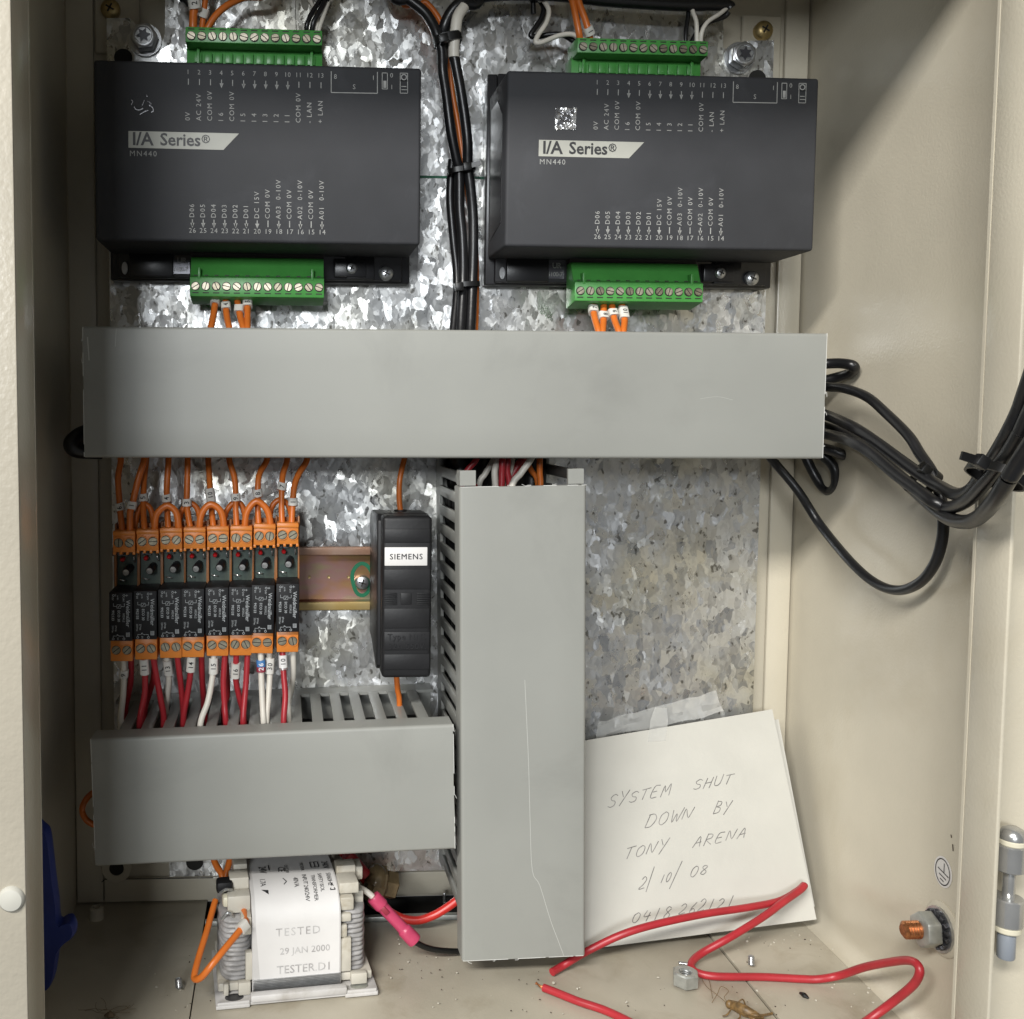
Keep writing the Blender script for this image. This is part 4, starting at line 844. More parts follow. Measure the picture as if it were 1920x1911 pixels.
def tie(lab, a, b, h, depth, head, tail, wb=2.6):
    A, Bp = H(*a, h), H(*b, h); c = (A+Bp)/2; ux = (Bp-A).normalized(); L = (Bp-A).length/2
    up_ = ux.cross(Vector((0, 1, 0))).normalized()*-1
    if up_.z < 0: up_ = -up_
    bm = B(); n = 28; ring = []
    for k in range(n):
        q = 2*PI*k/n; cx = math.copysign(abs(math.cos(q))**0.7, math.cos(q)); cy = math.copysign(abs(math.sin(q))**0.7, math.sin(q))
        p = c+ux*(L*cx)+Vector((0, depth/2*cy, 0)); o_ = (ux*cx+Vector((0, cy, 0))).normalized()
        ring.append([bm.verts.new(p+up_*w_+o_*d_) for w_, d_ in ((-wb/2, 0), (wb/2, 0), (wb/2, 0.9), (-wb/2, 0.9))])
    for k in range(n):
        r1, r2 = ring[k], ring[(k+1) % n]
        for j in range(4): bm.faces.new((r1[j], r1[(j+1) % 4], r2[(j+1) % 4], r2[j]))
    t = thing('cable_tie', lab, 'cable tie', c, group='black cable ties'); obj('strap', bm, 'tie_black', t)
    hc = H(*head, h+depth/2+1.5); bm = B(); M = Matrix((ux, Vector((0, 1, 0)), up_)).transposed().to_4x4(); M.translation = hc
    box(bm, (-2.2, -1.8, -2.2), (2.2, 2.0, 2.2), 0.5, 2, M); obj('tie_head', bm, 'tie_black', t)
    if tail:
        bm = B(); e = H(*tail, h+depth/2+3); d = (e-hc); s = d.cross(Vector((0, 1, 0))).normalized()*(wb/2)
        f = Vector((0, 0.5, 0)); vs = [bm.verts.new(p) for p in (hc-s-f, hc+s-f, e+s*0.9-f, e-s*0.9-f, hc-s+f, hc+s+f, e+s*0.9+f, e-s*0.9+f)]
        for q in ((0, 1, 2, 3), (7, 6, 5, 4), (0, 3, 7, 4), (1, 5, 6, 2), (3, 2, 6, 7), (0, 4, 5, 1)): bm.faces.new([vs[i] for i in q])
        obj('tie_tail', bm, 'tie_black', t)
tie('black cable tie at the top of the central bundle, by the white wrap', (816, 80), (862, 70), 19, 11, (832, 72), None, 4.2)
tie('black cable tie with a stub on the central bundle between the controllers', (843, 323), (888, 317), 13, 10, (876, 313), (901, 305))
tie('black cable tie low on the central bundle, just above the long duct', (854, 536), (896, 533), 13.5, 10, (861, 538), None)
wire('tie_offcut', 'black cable tie tail hanging at the top, left of the white loop', [(996, -20, 14), (999, 0, 14), (1000, 26, 14)], 1.4, 'tie_black', cat='cable tie')

# ------------------------------------------------------------------ wires at the mouth of the vertical duct
G = 'wires passing from the long duct into the vertical duct'
def mouth(lab, pts, m, h, r=1.6):
    p = [(x, y, h) for x, y in pts]; x, y = pts[0]; p = [(x+(x-pts[1][0])*0.6, y-22, h-4)] + p
    e = H(*pts[-1], h); W_ = [H(*q) for q in p] + [e+Vector((random.uniform(-2, 2), 0, -25))]
    wire('duct_wire', lab, W_, r, m, G)
mouth('red wire at the far left of the vertical duct mouth', [(892, 863), (880, 877), (871, 890), (866, 905)], RD, 48)
mouth('grey white wire slanting left in the vertical duct mouth', [(925, 863), (910, 888), (898, 914)], WH, 36)
mouth('upright white wire left of the two red wires in the duct mouth', [(933, 863), (927.5, 883), (929, 916)], WH, 50, 1.7)
mouth('left of two upright red wires in the vertical duct mouth', [(942, 863), (941, 888), (940, 916)], RD, 54, 1.7)
mouth('right of two upright red wires in the vertical duct mouth', [(952, 863), (951, 885), (955, 914)], RD, 50, 1.7)
mouth('thin white wire half hidden between red wires in the duct mouth', [(961, 863), (958, 883), (950, 914)], WH, 40, 1.2)
mouth('dark red wire behind the slanting white wire in the duct mouth', [(978, 863), (964, 885), (956, 910)], RD, 36, 2.2)
mouth('bright white wire slanting across in the vertical duct mouth', [(994, 863), (977, 887), (959, 916)], WH, 58, 1.7)
mouth('upright orange wire at the right of the vertical duct mouth', [(1012, 863), (1012, 888), (1013, 914)], OR, 46, 1.6)
mouth('dark orange wire leaning behind the upright orange wire', [(988, 866), (997, 884), (1008, 906)], OR, 34, 1.5)
o, P = wire('duct_wire', 'red wire showing through the upper side slots of the vertical duct', [Vector((97, -52, -36)), Vector((92, -62, -46)), Vector((90.5, -58, -58)), Vector((90.5, -57, -70)), Vector((93, -60, -84)), Vector((100, -60, -100))], 1.6, RD, G)

# ------------------------------------------------------------------ black cables at the right end of the long duct
G = 'black cables leaving the right end of the long duct'
def hw(x, X=275): return min(205, max(40, 565-X*1920/(x-531)))
def side_cable(lab, pts, r=2.5, dX=0, seg=14):
    out = []
    for q in pts:
        x, y = q[0], q[1]; h = q[2] if len(q) > 2 else hw(x, 275-dX)
        out.append((x, y, h))
    return wire('side_cable', lab, out, r, BK, G, seg)
side_cable('black cable making the big hanging loop beside the right wall', [(1500, 720, 42), (1551, 725.6, 48), (1584, 729), (1625, 744), (1662.6, 776), (1703, 816.6), (1725, 851), (1747, 884), (1762, 925), (1768, 965), (1767, 1008), (1753.6, 1055), (1725, 1092), (1684.6, 1107), (1640.6, 1093), (1593.5, 1052), (1537, 983, 34), (1496, 920, 28), (1452, 867, 24), (1425, 835, 24)], 2.35)
side_cable('upper black cable of the tied bundle crossing to the right', [(1500, 760, 44), (1551, 779, 48), (1600, 801), (1647, 832), (1694, 867), (1725, 889), (1763, 913), (1795, 927, 168), (1822, 918, 187), (1845, 886, 200), (1870, 848, 214), (1895, 804, 226), (1914, 763, 232), (1932, 710, 240)], 2.7, 8)
side_cable('middle black cable of the tied bundle crossing to the right', [(1500, 800, 44), (1550, 814, 48), (1593.5, 827), (1631, 848), (1678, 888), (1719, 918), (1750.5, 941), (1779, 952, 160), (1813, 938, 185), (1847, 904, 204), (1884, 860, 220), (1914, 812, 232), (1938, 760, 240)], 2.7, 14)
side_cable('lowest black cable of the tied bundle crossing to the right', [(1500, 790, 38), (1549, 802, 40), (1600, 824, 56), (1650, 860, 88), (1700, 905, 118), (1740, 942, 140), (1775, 970, 160), (1808, 979, 180), (1835, 970, 196), (1864, 940, 216), (1890, 900, 228), (1925, 845, 238)], 2.9, 0)
side_cable('short black cable loop at the top of the duct end', [(1500, 684, 36), (1551, 682, 42), (1577, 681.5, 48), (1597, 685, 54), (1602, 692, 52), (1592, 700.5, 46), (1568, 708, 38), (1520, 720, 30)], 2.7)
side_cable('black cable stub bending back under the duct end', [(1500, 832, 30), (1549.6, 842, 34), (1584, 854, 38), (1603, 860, 36), (1600, 868, 26), (1570, 858, 14), (1520, 848, 10)], 2.8)
side_cable('black cable hook hanging below the duct end', [(1500, 830, 10), (1513, 862, 12), (1528, 892, 14), (1543, 914, 18), (1557, 921, 24), (1567, 910, 30), (1567, 886, 32), (1556, 866, 30), (1530, 845, 26)], 2.7)
tie('black cable tie holding the bundle halfway along the right wall', (1747, 884), (1714, 924), 130, 16, (1735, 881), (1727, 868), 3.2)
tie('black cable tie with a cut tail at the bend of the bundle', (1840, 872), (1897, 912), 214, 22, (1840, 866), (1802, 854), 3.2)
o = wire('side_cable', 'black cable end bulging out at the left end of the long duct', [(190, 806, 30), (160, 812, 34), (142, 822, 38), (134, 834, 40), (146, 844, 38), (190, 846, 32)], 4.2, 'tie_black', seg=16)
wire('supply_wire', 'orange wire loop sticking out left of the lower duct', [(190, 1480, 40), (170, 1490, 42), (158, 1505, 44), (154, 1520, 44), (160, 1535, 44), (173, 1545, 42), (195, 1552, 38)], 1.6, OR)

# ------------------------------------------------------------------ transformer
O_ = ONZ(405, 1895, ZF); E_ = ONZ(708, 1866, ZF); ta = math.atan2(E_.y-O_.y, E_.x-O_.x)
RT = RZ(ta); tr = thing('transformer', 'white open frame transformer with taped coils, standing on the floor', 'transformer', O_, RT)
bm = B()
pl = [(0, 0), (16, 0), (16, 1.5), (62, 1.5), (62, 0), (78, 0), (78.5, 1), (78.5, 52), (0, 52)]
prism(bm, pl, lambda a, b, t: (a, b, t), 0.0, 1.8, bev=0.35)
bp = obj('base_plate', bm, 'transformer_white', tr, local=True)
bm = B(); box(bm, (16.5, 0.2, 1.7), (63, 4.6, 5.2), 0.8); box(bm, (63, 0.2, 1.7), (77.5, 1.4, 3.4), 0.4); box(bm, (0.6, 0.2, 1.7), (16, 1.4, 3.2), 0.4); obj('base_flange', bm, 'transformer_white', bp, local=True)
for x in (9, 70):
    bm = B(); lathe(bm, [(3.6, 0), (3.6, 0.15)], (x, 6.5, 1.8), (0, 0, 1), 20); bmesh.ops.scale(bm, vec=(1.25, 0.85, 1), verts=bm.verts, space=Matrix.Translation((-x, -6.5, 0))); obj('mounting_hole', bm, 'dark_steel' if x < 50 else 'zinc_matt', bp, local=True)
prof = [(8, 2), (8, 35.5), (8.6, 39), (10.2, 42.2), (13, 45.2), (17, 47.6), (22, 49.2), (28, 50), (58, 50), (58, 2)]
bm = B(); prism(bm, prof, lambda a, b, t: (t, a, b), 17.8, 61); core = obj('core_frame', bm, 'transformer_white', tr, local=True, smooth=0.9)
bm = B()                                                          # bare laminations showing as a foot under the label
for k in range(9): box(bm, (18.2, 7.4+0.0*k, 2.2+k*0.75), (60.6, 8.2, 2.75+k*0.75))
obj('laminations', bm, 'zinc', core, local=True, kind='stuff')
# the paper label follows the frame
lp = [(7.8, 8.6), (7.8, 35.5), (8.4, 39.1), (10.05, 42.35), (12.9, 45.4), (16.9, 47.8), (21.9, 49.4), (28, 50.2), (33, 50.22)]
bm = B(); L0 = [bm.verts.new((21.5 if b < 20 else 19.5, a, b)) for a, b in lp]; L1 = [bm.verts.new((60.4, a, b)) for a, b in lp]
for i in range(len(lp)-1): bm.faces.new((L0[i], L1[i], L1[i+1], L0[i+1]))
lab = obj('paper_label', bm, 'label_white', tr, local=True, smooth=0.9)
bm = B(); yy = 7.55
text(bm, 'TESTED', (29, yy, 29.6), XV, ZV, 5.6, bold=-0.004, space=1.2); text(bm, '29 JAN 2000', (31, yy, 20.4), XV, ZV, 4.6, space=1.02); text(bm, 'TESTER.D1', (29.5, yy, 10.8), XV, ZV, 5.7, bold=0.0)
obj('stamp', bm, 'stamp_ink', lab, local=True)
bm = B()
arc = lp[1:]; al = [0.0]
for p, q in zip(arc, arc[1:]): al.append(al[-1]+math.hypot(q[0]-p[0], q[1]-p[1]))
arc = arc + [(60, 50.25)]; al.append(al[-1]+27)
def bend(v):                                                      # v.y = distance up the frame from the front bend, v.x across
    d = max(0.0, v.y); k = max(i for i in range(len(al)-1) if al[i] <= d); f = (d-al[k])/(al[k+1]-al[k]); p, q = arc[k], arc[k+1]
    n_ = Vector((-(q[1]-p[1]), (q[0]-p[0]))).normalized()
    return Vector((v.x, p[0]+(q[0]-p[0])*f+n_.x*0.16, p[1]+(q[1]-p[1])*f+n_.y*0.16))
for s, x, d, z in (('24V', 23.5, 39, 5.4), ('1.7A', 23, 26, 3.8), ('CE', 33, 37, 5.0), ('40VA', 39.5, 25, 3.6), ('OUT 24V', 36.5, 39, 2.6), ('INPUT 240/24V', 44.2, 27, 3.1), ('TRANSFORMER', 48.6, 26, 2.7), ('PRI 50VA', 44.5, 40, 2.6), ('SAFETY ISOL', 52.2, 27, 2.7), ('50/60Hz', 56.4, 27, 3.3), ('240V', 56.0, 40, 4.6)): text(bm, s, (x, d, 0), (0, -1, 0), XV, z, space=0.86)
for p in (((50, 40), (54, 40)), ((50, 34), (54, 34)), ((50, 40), (50, 34)), ((54, 40), (54, 34)), ((52, 40), (52, 34)), ((28.6, 40), (28.6, 34)), ((58.2, 18.5), (57, 14.5)), ((57, 14.5), (59.4, 14.5)), ((59.4, 14.5), (58.2, 18.5)), ((34.5, 25), (36, 22)), ((36, 22), (34.5, 20))): ribbon(bm, [(p[0][0], p[0][1], 0), (p[1][0], p[1][1], 0)], 0.5, ZV)
vs = [bm.verts.new(q) for q in ((23, 17.5, 0), (26.5, 17, 0), (26.5, 14.5, 0))]; bm.faces.new(vs)
for v in bm.verts: v.co = bend(v.co)
obj('printed_rating', bm, 'ink', lab, local=True, kind='stuff')
# coils: stacks of taped turns
for (xa, xb, nm) in ((2.5, 18.5, 0), (60.5, 75.0, 1)):
    bm = B(); cx = (xa+xb)/2
    for k in range(13):
        z = 8+k*2.35; w = (xb-xa)/2+0.25*math.sin(k*2.1); cyc = 31; d = 19.5
        ring = [Vector((cx+w*math.copysign(abs(math.cos(a))**0.6, math.cos(a)), cyc+d*math.copysign(abs(math.sin(a))**0.6, math.sin(a)), z+0.25*math.sin(a*2+k))) for a in [2*PI*j/28 for j in range(28)]]
        for dz, sc_ in ((0, 1),):
            A = [[bm.verts.new(Vector((cx, cyc, 0))+Vector(((p.x-cx)*s_, (p.y-cyc)*s_, p.z+o_))) for p in ring] for s_, o_ in ((0.93, -1.35), (1.0, -0.7), (1.015, 0), (1.0, 0.7), (0.93, 1.35))]
            for r1, r2 in zip(A, A[1:]):
                for j in range(28): bm.faces.new((r1[j], r1[(j+1) % 28], r2[(j+1) % 28], r2[j]))
            bm.faces.new(A[0][::-1]); bm.faces.new(A[-1])
    obj('coil', bm, 'coil_tape', tr, local=True, smooth=0.9)
def part(nm, m, *boxes, bev=0.7):
    bm = B()
    for lo, hi in boxes: box(bm, lo, hi, bev)
    return obj(nm, bm, m, tr, local=True)
part('bobbin_flange', 'bobbin', ((1.5, 10, 3), (17.8, 52, 7)), ((4, 7.5, 2), (6.5, 10.4, 8)), ((11, 6.5, 2.2), (17, 10.5, 8.5)), ((14.6, 9, 8), (18, 13, 22)))
part('bobbin_flange', 'bobbin', ((61, 10, 3), (77, 52, 7)), ((66, 6.5, 2.4), (74, 10.5, 8)), ((60.8, 9, 8), (66.5, 12, 25)), ((60.9, 9.5, 25.2), (64.5, 12.5, 31.5)))
part('terminal_block', 'bobbin', ((12.5, 8.5, 31), (17.6, 16, 40)), ((6.5, 16, 38.5), (17.6, 24, 47)), ((8, 25, 40), (17.6, 35, 52)), ((10.5, 36, 42), (17.6, 50, 54)))
part('terminal_block', 'bobbin', ((61.2, 9.5, 33), (66.5, 13, 37)), ((61.2, 11, 38), (68, 19, 44.5)), ((61.2, 14, 45), (71, 26, 50.5)), ((66, 20, 36), (74.5, 30, 43)), ((62, 28, 46), (72, 36, 53)), ((70, 30, 44), (76, 40, 51)))
part('resin_patch', 'nylon', ((4.2, 18, 40.5), (10.5, 27, 46)), bev=1.5)
bm = B()
for q in ([(3.5, 14, 37), (6.5, 13.5, 40.5), (9, 13.5, 38), (8.6, 13.8, 35)], [(9.5, 13, 36.4), (12.6, 12.4, 35.6), (12.4, 12.6, 33.2)], [(3.2, 22, 46.5), (6, 20, 49), (9, 22, 47.6)]): tube(bm, q, 0.75, 8, 4)
obj('solder_tag', bm, 'chrome', tr, local=True)
bm = B(); box(bm, (1.5, 22, 45.5), (9.5, 30, 51.5), 1.6); obj('burnt_tag', bm, 'relay_black', tr, local=True)
# its wires
o, P = wire('supply_wire', 'orange wire loop at the left of the transformer, with a pale sleeve', [(452, 1690, 70), (461, 1727, 87), (452, 1742, 92), (425, 1775, 100), (398, 1808, 106), (378, 1832, 106), (366, 1836, 103), (365, 1825, 100), (374, 1790, 92), (388, 1745, 82), (399, 1705, 72), (404, 1688, 68)], 1.6, OR)
sleeve(o, P, (454, 1740), '', 5.2, 4.6, 5.0, tilt=0.0)
wire('supply_wire', 'orange wire rising from the transformer tag, left one', [(396, 1590, 40), (404, 1620, 46), (416, 1640, 50), (418, 1660, 52)], 1.7, OR)
wire('supply_wire', 'orange wire rising from the transformer tag, right one', [(436, 1590, 40), (430, 1615, 46), (424, 1640, 50), (424, 1660, 50)], 1.7, OR)
# pink crimp joint with its white and black tails
A_, B_ = H(699, 1681, 60), H(778, 1765, 62); ax = (B_-A_); Lc = ax.length
bm = B(); tube(bm, [A_+ax*f for f in (0, 0.02, 0.2, 0.26, 0.5, 0.62, 0.72, 0.76, 0.98, 1)], [3.0, 3.7, 3.8, 3.1, 3.0, 3.0, 3.1, 3.8, 3.9, 3.2], 18, 3, flat=0.85); cj = obj('crimp_joint', bm, 'crimp_pink', None, smooth=0.8, label='pink insulated crimp joint between transformer and vertical duct', cat='connector')
bm = B(); M = Matrix((ax.normalized(), Vector((0, 1, 0)), ax.normalized().cross(Vector((0, 1, 0))))).transposed().to_4x4(); M.translation = A_+ax*0.27
box(bm, (-2.2, -3.3, -1.2), (2.2, -2.4, 1.6), 0.4, 2, M); obj('crimp_dent', bm, 'sleeve_red', cj)
wire('crimp_tail', 'white wire from the transformer into the pink crimp joint', [(664, 1664, 56), (676, 1666, 58), (690, 1674, 59), (702, 1685, 60), (710, 1694, 60)], 1.6, WH)
wire('crimp_tail', 'black wire from the pink crimp joint into the vertical duct', [(770, 1756, 62), (780, 1767, 62), (800, 1777, 60), (825, 1782, 58), (862, 1784, 54), (900, 1783, 50)], 1.5, 'tie_black')
wire('supply_wire', 'bright red cable curving behind the crimp joint into the vertical duct', [(640, 1596, 22), (668, 1625, 20), (690, 1660, 18), (715, 1695, 20), (745, 1718, 24), (780, 1726, 28), (812, 1717, 30), (838, 1702, 30), (868, 1680, 30)], 2.3, 'wire_bright_red')
bm = B(); tube(bm, [H(650, 1600, 27), H(668, 1622, 26), H(684, 1640, 25)], 3.6, 12); obj('supply_wire', bm, 'wire_red', None, label='dark red sleeve under the lower duct, right of the transformer', cat='wire')
gl = thing('cable_gland', 'brown resin smeared cable gland behind the pink crimp joint', 'cable gland', H(705, 1655, 22))
a1, a2 = H(690, 1650, 22), H(748, 1663, 20); ax = (a2-a1).normalized()
bm = B(); lathe(bm, [(5, 0), (9.5, 1.5), (9.8, 8), (8.2, 9.0)], a1, ax, 9); lathe(bm, [(5.5, -1), (7.5, 0.3), (8.5, 1)], a1, ax, 12); obj('gland_body', bm, 'resin_brown', gl, smooth=0.3)
bm = B(); lathe(bm, [(7.0, 9.0), (7.6, 9.4), (7.6, 15.5), (6.6, 16.2), (3.5, 16.2)], a1, ax, 6); obj('gland_cap', bm, 'resin_brown', gl, smooth=0.3)
bm = B(); tube(bm, [H(700, 1625, 22), H(708, 1640, 24), H(704, 1660, 26)], [3.0, 5.5, 6.5], 12); tube(bm, [H(700, 1668, 24), H(704, 1685, 22), H(712, 1700, 20)], [6.5, 5.5, 3.0], 12); obj('resin_lump', bm, 'resin_brown', gl)

# ------------------------------------------------------------------ the note, leaning against the back
b0, b1 = ONZ(1040, 1788, ZF+0.6), H(1531, 1724, 42); t1 = H(1448, 1330, 3.5); t0 = H(1040, 1398, 3.5)
NP = (b1-b0).cross(t1-b0).normalized()
if NP.y > 0: NP = -NP
t0 = ONP(1040, 1398, b1, NP)
def sheet(name, c, off, bulge, label):
    bm = B(); n = 16; g = []
    for j in range(n+1):
        v = (j/n)**1.6
        for_i = []
        for i in range(n+1):
            u = i/n; p = (c[0]*(1-u)+c[1]*u)*(1-v)+(c[3]*(1-u)+c[2]*u)*v
            d = bulge*math.exp(-((v-0.03)/0.018)**2)*math.sin(PI*min(1, max(0, u-0.1)*1.25))
            for_i.append(bm.verts.new(p+NP*(d+off)))
        g.append(for_i)
    for j in range(n):
        for i in range(n): bm.faces.new((g[j][i], g[j][i+1], g[j+1][i+1], g[j+1][i]))
    return obj(name, bm, 'note_paper', None, smooth=1.5, label=label, cat='note')
note = sheet('paper_note', (b0, b1, t1, t0), 0.0, 2.5, 'white paper note with pencilled capitals leaning in the lower right corner')
k1 = H(1464, 1350, 3.0); k2 = H(1533, 1712, 39)
sheet('paper_note', (b0+Vector((0, 3, 0)), k2+Vector((0.5, 3, 2)), k1+Vector((0, 1.6, 0)), t0+Vector((0, 2, -4))), -1.0, 0.0, 'second paper sheet showing as a sliver behind the pencilled note')
# pencil capitals as pen strokes: unit letter box, then slanted up the page
GL = {'S': [[(.9, .85), (.5, 1), (.12, .8), (.3, .55), (.75, .42), (.8, .12), (.4, 0), (.02, .12)]], 'Y': [[(0, 1), (.42, .5)], [(.95, 1), (.25, -.15)]], 'T': [[(0, .98), (1.05, 1.05)], [(.5, 1), (.38, 0)]], 'E': [[(.85, .98), (.2, .95), (.05, .05), (.8, 0)], [(.12, .5), (.65, .52)]], 'M': [[(0, 0), (.15, .95), (.45, .35), (.85, 1), (1.0, 0)]], 'H': [[(.15, 1), (0, 0)], [(.9, 1), (.75, 0)], [(.08, .5), (.85, .55)]], 'U': [[(.05, .95), (.1, .15), (.45, 0), (.8, .2), (.9, 1)]], 'D': [[(.15, 1), (0, 0)], [(0, .95), (.6, .95), (.95, .55), (.6, .05), (0, 0)]], 'O': [[(.5, .95), (.1, .7), (.1, .2), (.45, 0), (.85, .25), (.85, .75), (.5, .95)]], 'W': [[(0, .95), (.2, .05), (.5, .65), (.7, .05), (1.1, 1)]], 'N': [[(0, 0), (.15, .9), (.65, .05), (1.0, .95)]], 'B': [[(.15, 1), (0, 0)], [(.1, .95), (.7, .85), (.65, .6), (.1, .52), (.75, .4), (.7, .08), (0, 0)]], 'A': [[(0, 0), (.55, 1), (.8, 0)], [(.15, .4), (.85, .45)]], 'R': [[(.15, 1), (0, 0)], [(.12, .95), (.7, .85), (.65, .55), (.1, .48), (.85, 0)]], '2': [[(.05, .8), (.4, 1), (.75, .8), (.6, .45), (0, 0), (.85, .05)]], '/': [[(.9, 1.6), (0, -.5)]], '1': [[(.5, 1), (.35, 0)]], '0': [[(.5, .95), (.12, .7), (.1, .2), (.45, 0), (.8, .3), (.82, .75), (.5, .95)]], '8': [[(.75, .85), (.4, 1), (.15, .75), (.75, .3), (.5, 0), (.1, .2), (.75, .8)]], '4': [[(.3, 1), (.1, .45), (.9, .5)], [(.75, .8), (.55, 0)]], '6': [[(.75, .95), (.3, .6), (.1, .2), (.4, 0), (.75, .2), (.5, .45), (.15, .3)]]}
bm = B()
def hand(word, x, y, w, ht, slope, sl=0.34, step=None):
    n = len(word); step = step or w/n; ht0 = ht; y0 = y
    for k, ch in enumerate(word):
        ht = ht0*random.uniform(0.84, 1.1); y = y0+random.uniform(-1.6, 1.6)
        for st in GL[ch]:
            pts = smoothpath([(a, b, 0) for a, b in st], 4) if len(st) > 2 else [Vector((a, b, 0)) for a, b in st]
            q = []
            for p in pts:
                px = x+k*step+p.x*step*0.78+p.y*ht*sl; py = y+slope*(k*step+p.x*step*0.78)-p.y*ht+random.uniform(-.25, .25)
                q.append(ONP(px, py, b1, NP)+NP*0.1)
            ribbon(bm, q, 0.42, NP)
hand('SYSTEM', 1138, 1514, 120, 23, -0.20); hand('SHUT', 1299, 1482, 76, 20, -0.17)
hand('DOWN', 1209, 1552, 92, 25, -0.20); hand('BY', 1337, 1527, 34, 23, -0.16)
hand('TONY', 1169, 1612, 84, 24, -0.22); hand('ARENA', 1298, 1590, 104, 21, -0.21)
hand('2', 1197, 1668, 16, 26, -.15); hand('/', 1212, 1662, 16, 27, 0, 0.1); hand('10', 1236, 1655, 22, 18, -.15); hand('/', 1258, 1655, 16, 27, 0, 0.25); hand('08', 1292, 1645, 38, 20, -.15)
hand('0418', 1183, 1732, 78, 22, -.13); hand('262121', 1272, 1716, 106, 21, -.16)
obj('handwriting', bm, 'pencil', note, kind='stuff')
# clear tape strip fixing the note to the plate
tp = thing('tape_strip', 'crumpled clear adhesive tape above the pencilled note', 'tape', H(1230, 1360, 1))
bm = B(); c = [H(1116, 1386, 2.2), H(1355, 1334, 3.2), H(1342, 1296, 0.8), H(1120, 1352, 0.6)]; n = 13; g = []
for j in range(5):
    row = []
    for i in range(n+1):
        u, v = i/n, j/4; p = (c[0]*(1-u)+c[1]*u)*(1-v)+(c[3]*(1-u)+c[2]*u)*v
        row.append(bm.verts.new(p+Vector((0, -random.uniform(0, 2.0), random.uniform(-.8, .8)))))
    g.append(row)
for j in range(4):
    for i in range(n): bm.faces.new((g[j][i], g[j][i+1], g[j+1][i+1], g[j+1][i]))
obj('long_strip', bm, 'tape', tp, smooth=0.4)
bm = B(); q = [ONP(x, y, b1, NP)+NP*0.5 for x, y in ((1214, 1391), (1247, 1389), (1252, 1352), (1219, 1350))] + [H(1250, 1328, 3.4), H(1228, 1326, 3.4)]
v = [bm.verts.new(p) for p in q]; bm.faces.new((v[0], v[1], v[2], v[3])); bm.faces.new((v[3], v[2], v[4], v[5])); obj('short_strip', bm, 'tape', tp)

# ------------------------------------------------------------------ loose things on the floor
rw = 1.9
def fl(x, y, dz=rw): return ONZ(x, y, ZF+dz)
wire('loose_wire', 'long loose red wire folded across the note and the floor', [fl(1035, 1823), fl(1052, 1813, 2.5), fl(1071, 1801, 5), H(1102, 1783, 66), H(1165, 1753, 68), H(1230, 1733, 67), H(1320, 1714, 62), H(1400, 1702, 56), H(1460, 1690, 50), H(1495, 1671, 45), H(1508, 1660, 43), H(1500, 1669, 46), H(1465, 1694, 54), H(1430, 1720, 60), H(1370, 1757, 68), fl(1318, 1786, 6), fl(1299, 1802, 4), fl(1297, 1815, 3), fl(1310, 1825), fl(1345, 1831), fl(1430, 1832), fl(1500, 1835.5, 2.2), fl(1535, 1836, 3), H(1575, 1829, 94), H(1620, 1814, 107), H(1670, 1804, 124), H(1703, 1801, 136), H(1720, 1809, 142), H(1724, 1825, 144), H(1711, 1848, 140), H(1670, 1882, 130), H(1625, 1915, 128), H(1590, 1940, 134)], rw, RD, seg=14)
o, P = wire('loose_wire', 'short loose red wire with a bare copper tip near the front', [fl(1019, 1852), fl(1045, 1862), fl(1085, 1878), fl(1130, 1893), fl(1170, 1911), fl(1215, 1935)], rw, RD, seg=14)
bm = B()
for k in range(4): tube(bm, [P[0]+Vector((random.uniform(-.6, .6), 0, random.uniform(-.6, .6))), P[0]+Vector((-1.8, 0.6, 0.6+random.uniform(-.4, .4))), P[0]+Vector((-3.6+random.uniform(-.5, .5), 1.2, 1.8+random.uniform(-.4, .4)))], 0.42, 6, 3)
obj('copper_strands', bm, 'copper', o)
c = fl(1285, 1846, 0); nut = thing('loose_nut', 'loose zinc hex nut lying on the gland plate', 'nut', c)
bm = B(); R_, r_ = 6.6, 3.3
N_ = 24; o0, o1, i0, i1 = [], [], [], []
for k in range(N_):
    a = 2*PI*k/N_+0.2; m_ = (k % 4)/4*PI/3; ro = R_*math.cos(PI/6)/math.cos((a-0.2) % (PI/3)-PI/6)
    for lst, rr, z in ((o0, ro, 0.6), (o1, ro, 6.2), (i0, r_, 0.6), (i1, r_, 6.6)): lst.append(bm.verts.new(c+Vector((rr*math.cos(a), rr*math.sin(a), z))))
mid = [bm.verts.new(c+Vector((5.4*math.cos(2*PI*k/N_+0.2), 5.4*math.sin(2*PI*k/N_+0.2), 6.9))) for k in range(N_)]
for k in range(N_):
    j = (k+1) % N_
    for a, b in ((o0, o1), (o1, mid), (mid, i1), (i1, i0), (i0, o0)): bm.faces.new((a[k], a[j], b[j], b[k]))
obj('hex_body', bm, 'zinc_matt', nut, smooth=0.45)
bm = B(); th = [c+Vector((3.2*math.cos(a), 3.2*math.sin(a), 0.8+5.4*a/(10*PI))) for a in [10*PI*k/80 for k in range(81)]]; tube(bm, th, 0.35, 5, 1); obj('thread', bm, 'zinc', nut)
def bit(name, label, px, py, d, r, L, m='zinc'):
    c = fl(px, py, r+0.1); d = Vector(d).normalized(); bm = B()
    lathe(bm, [(r*0.6, 0), (r, 0.4)] + [(r*(1.0 if k % 2 else 0.86), 0.4+(L-0.8)*k/8) for k in range(9)] + [(r*0.6, L)], c, d, 12); obj(name, bm, m, None, label=label, cat='screw')
bit('grub_screw', 'small zinc screw stub standing on the floor right of the seam', 1409, 1810, (0, 0.1, 1), 1.7, 5)
bit('grub_screw', 'small zinc screw stub on the shaded floor left of the transformer', 336, 1852, (-0.1, 0.1, 1), 1.8, 4.6)
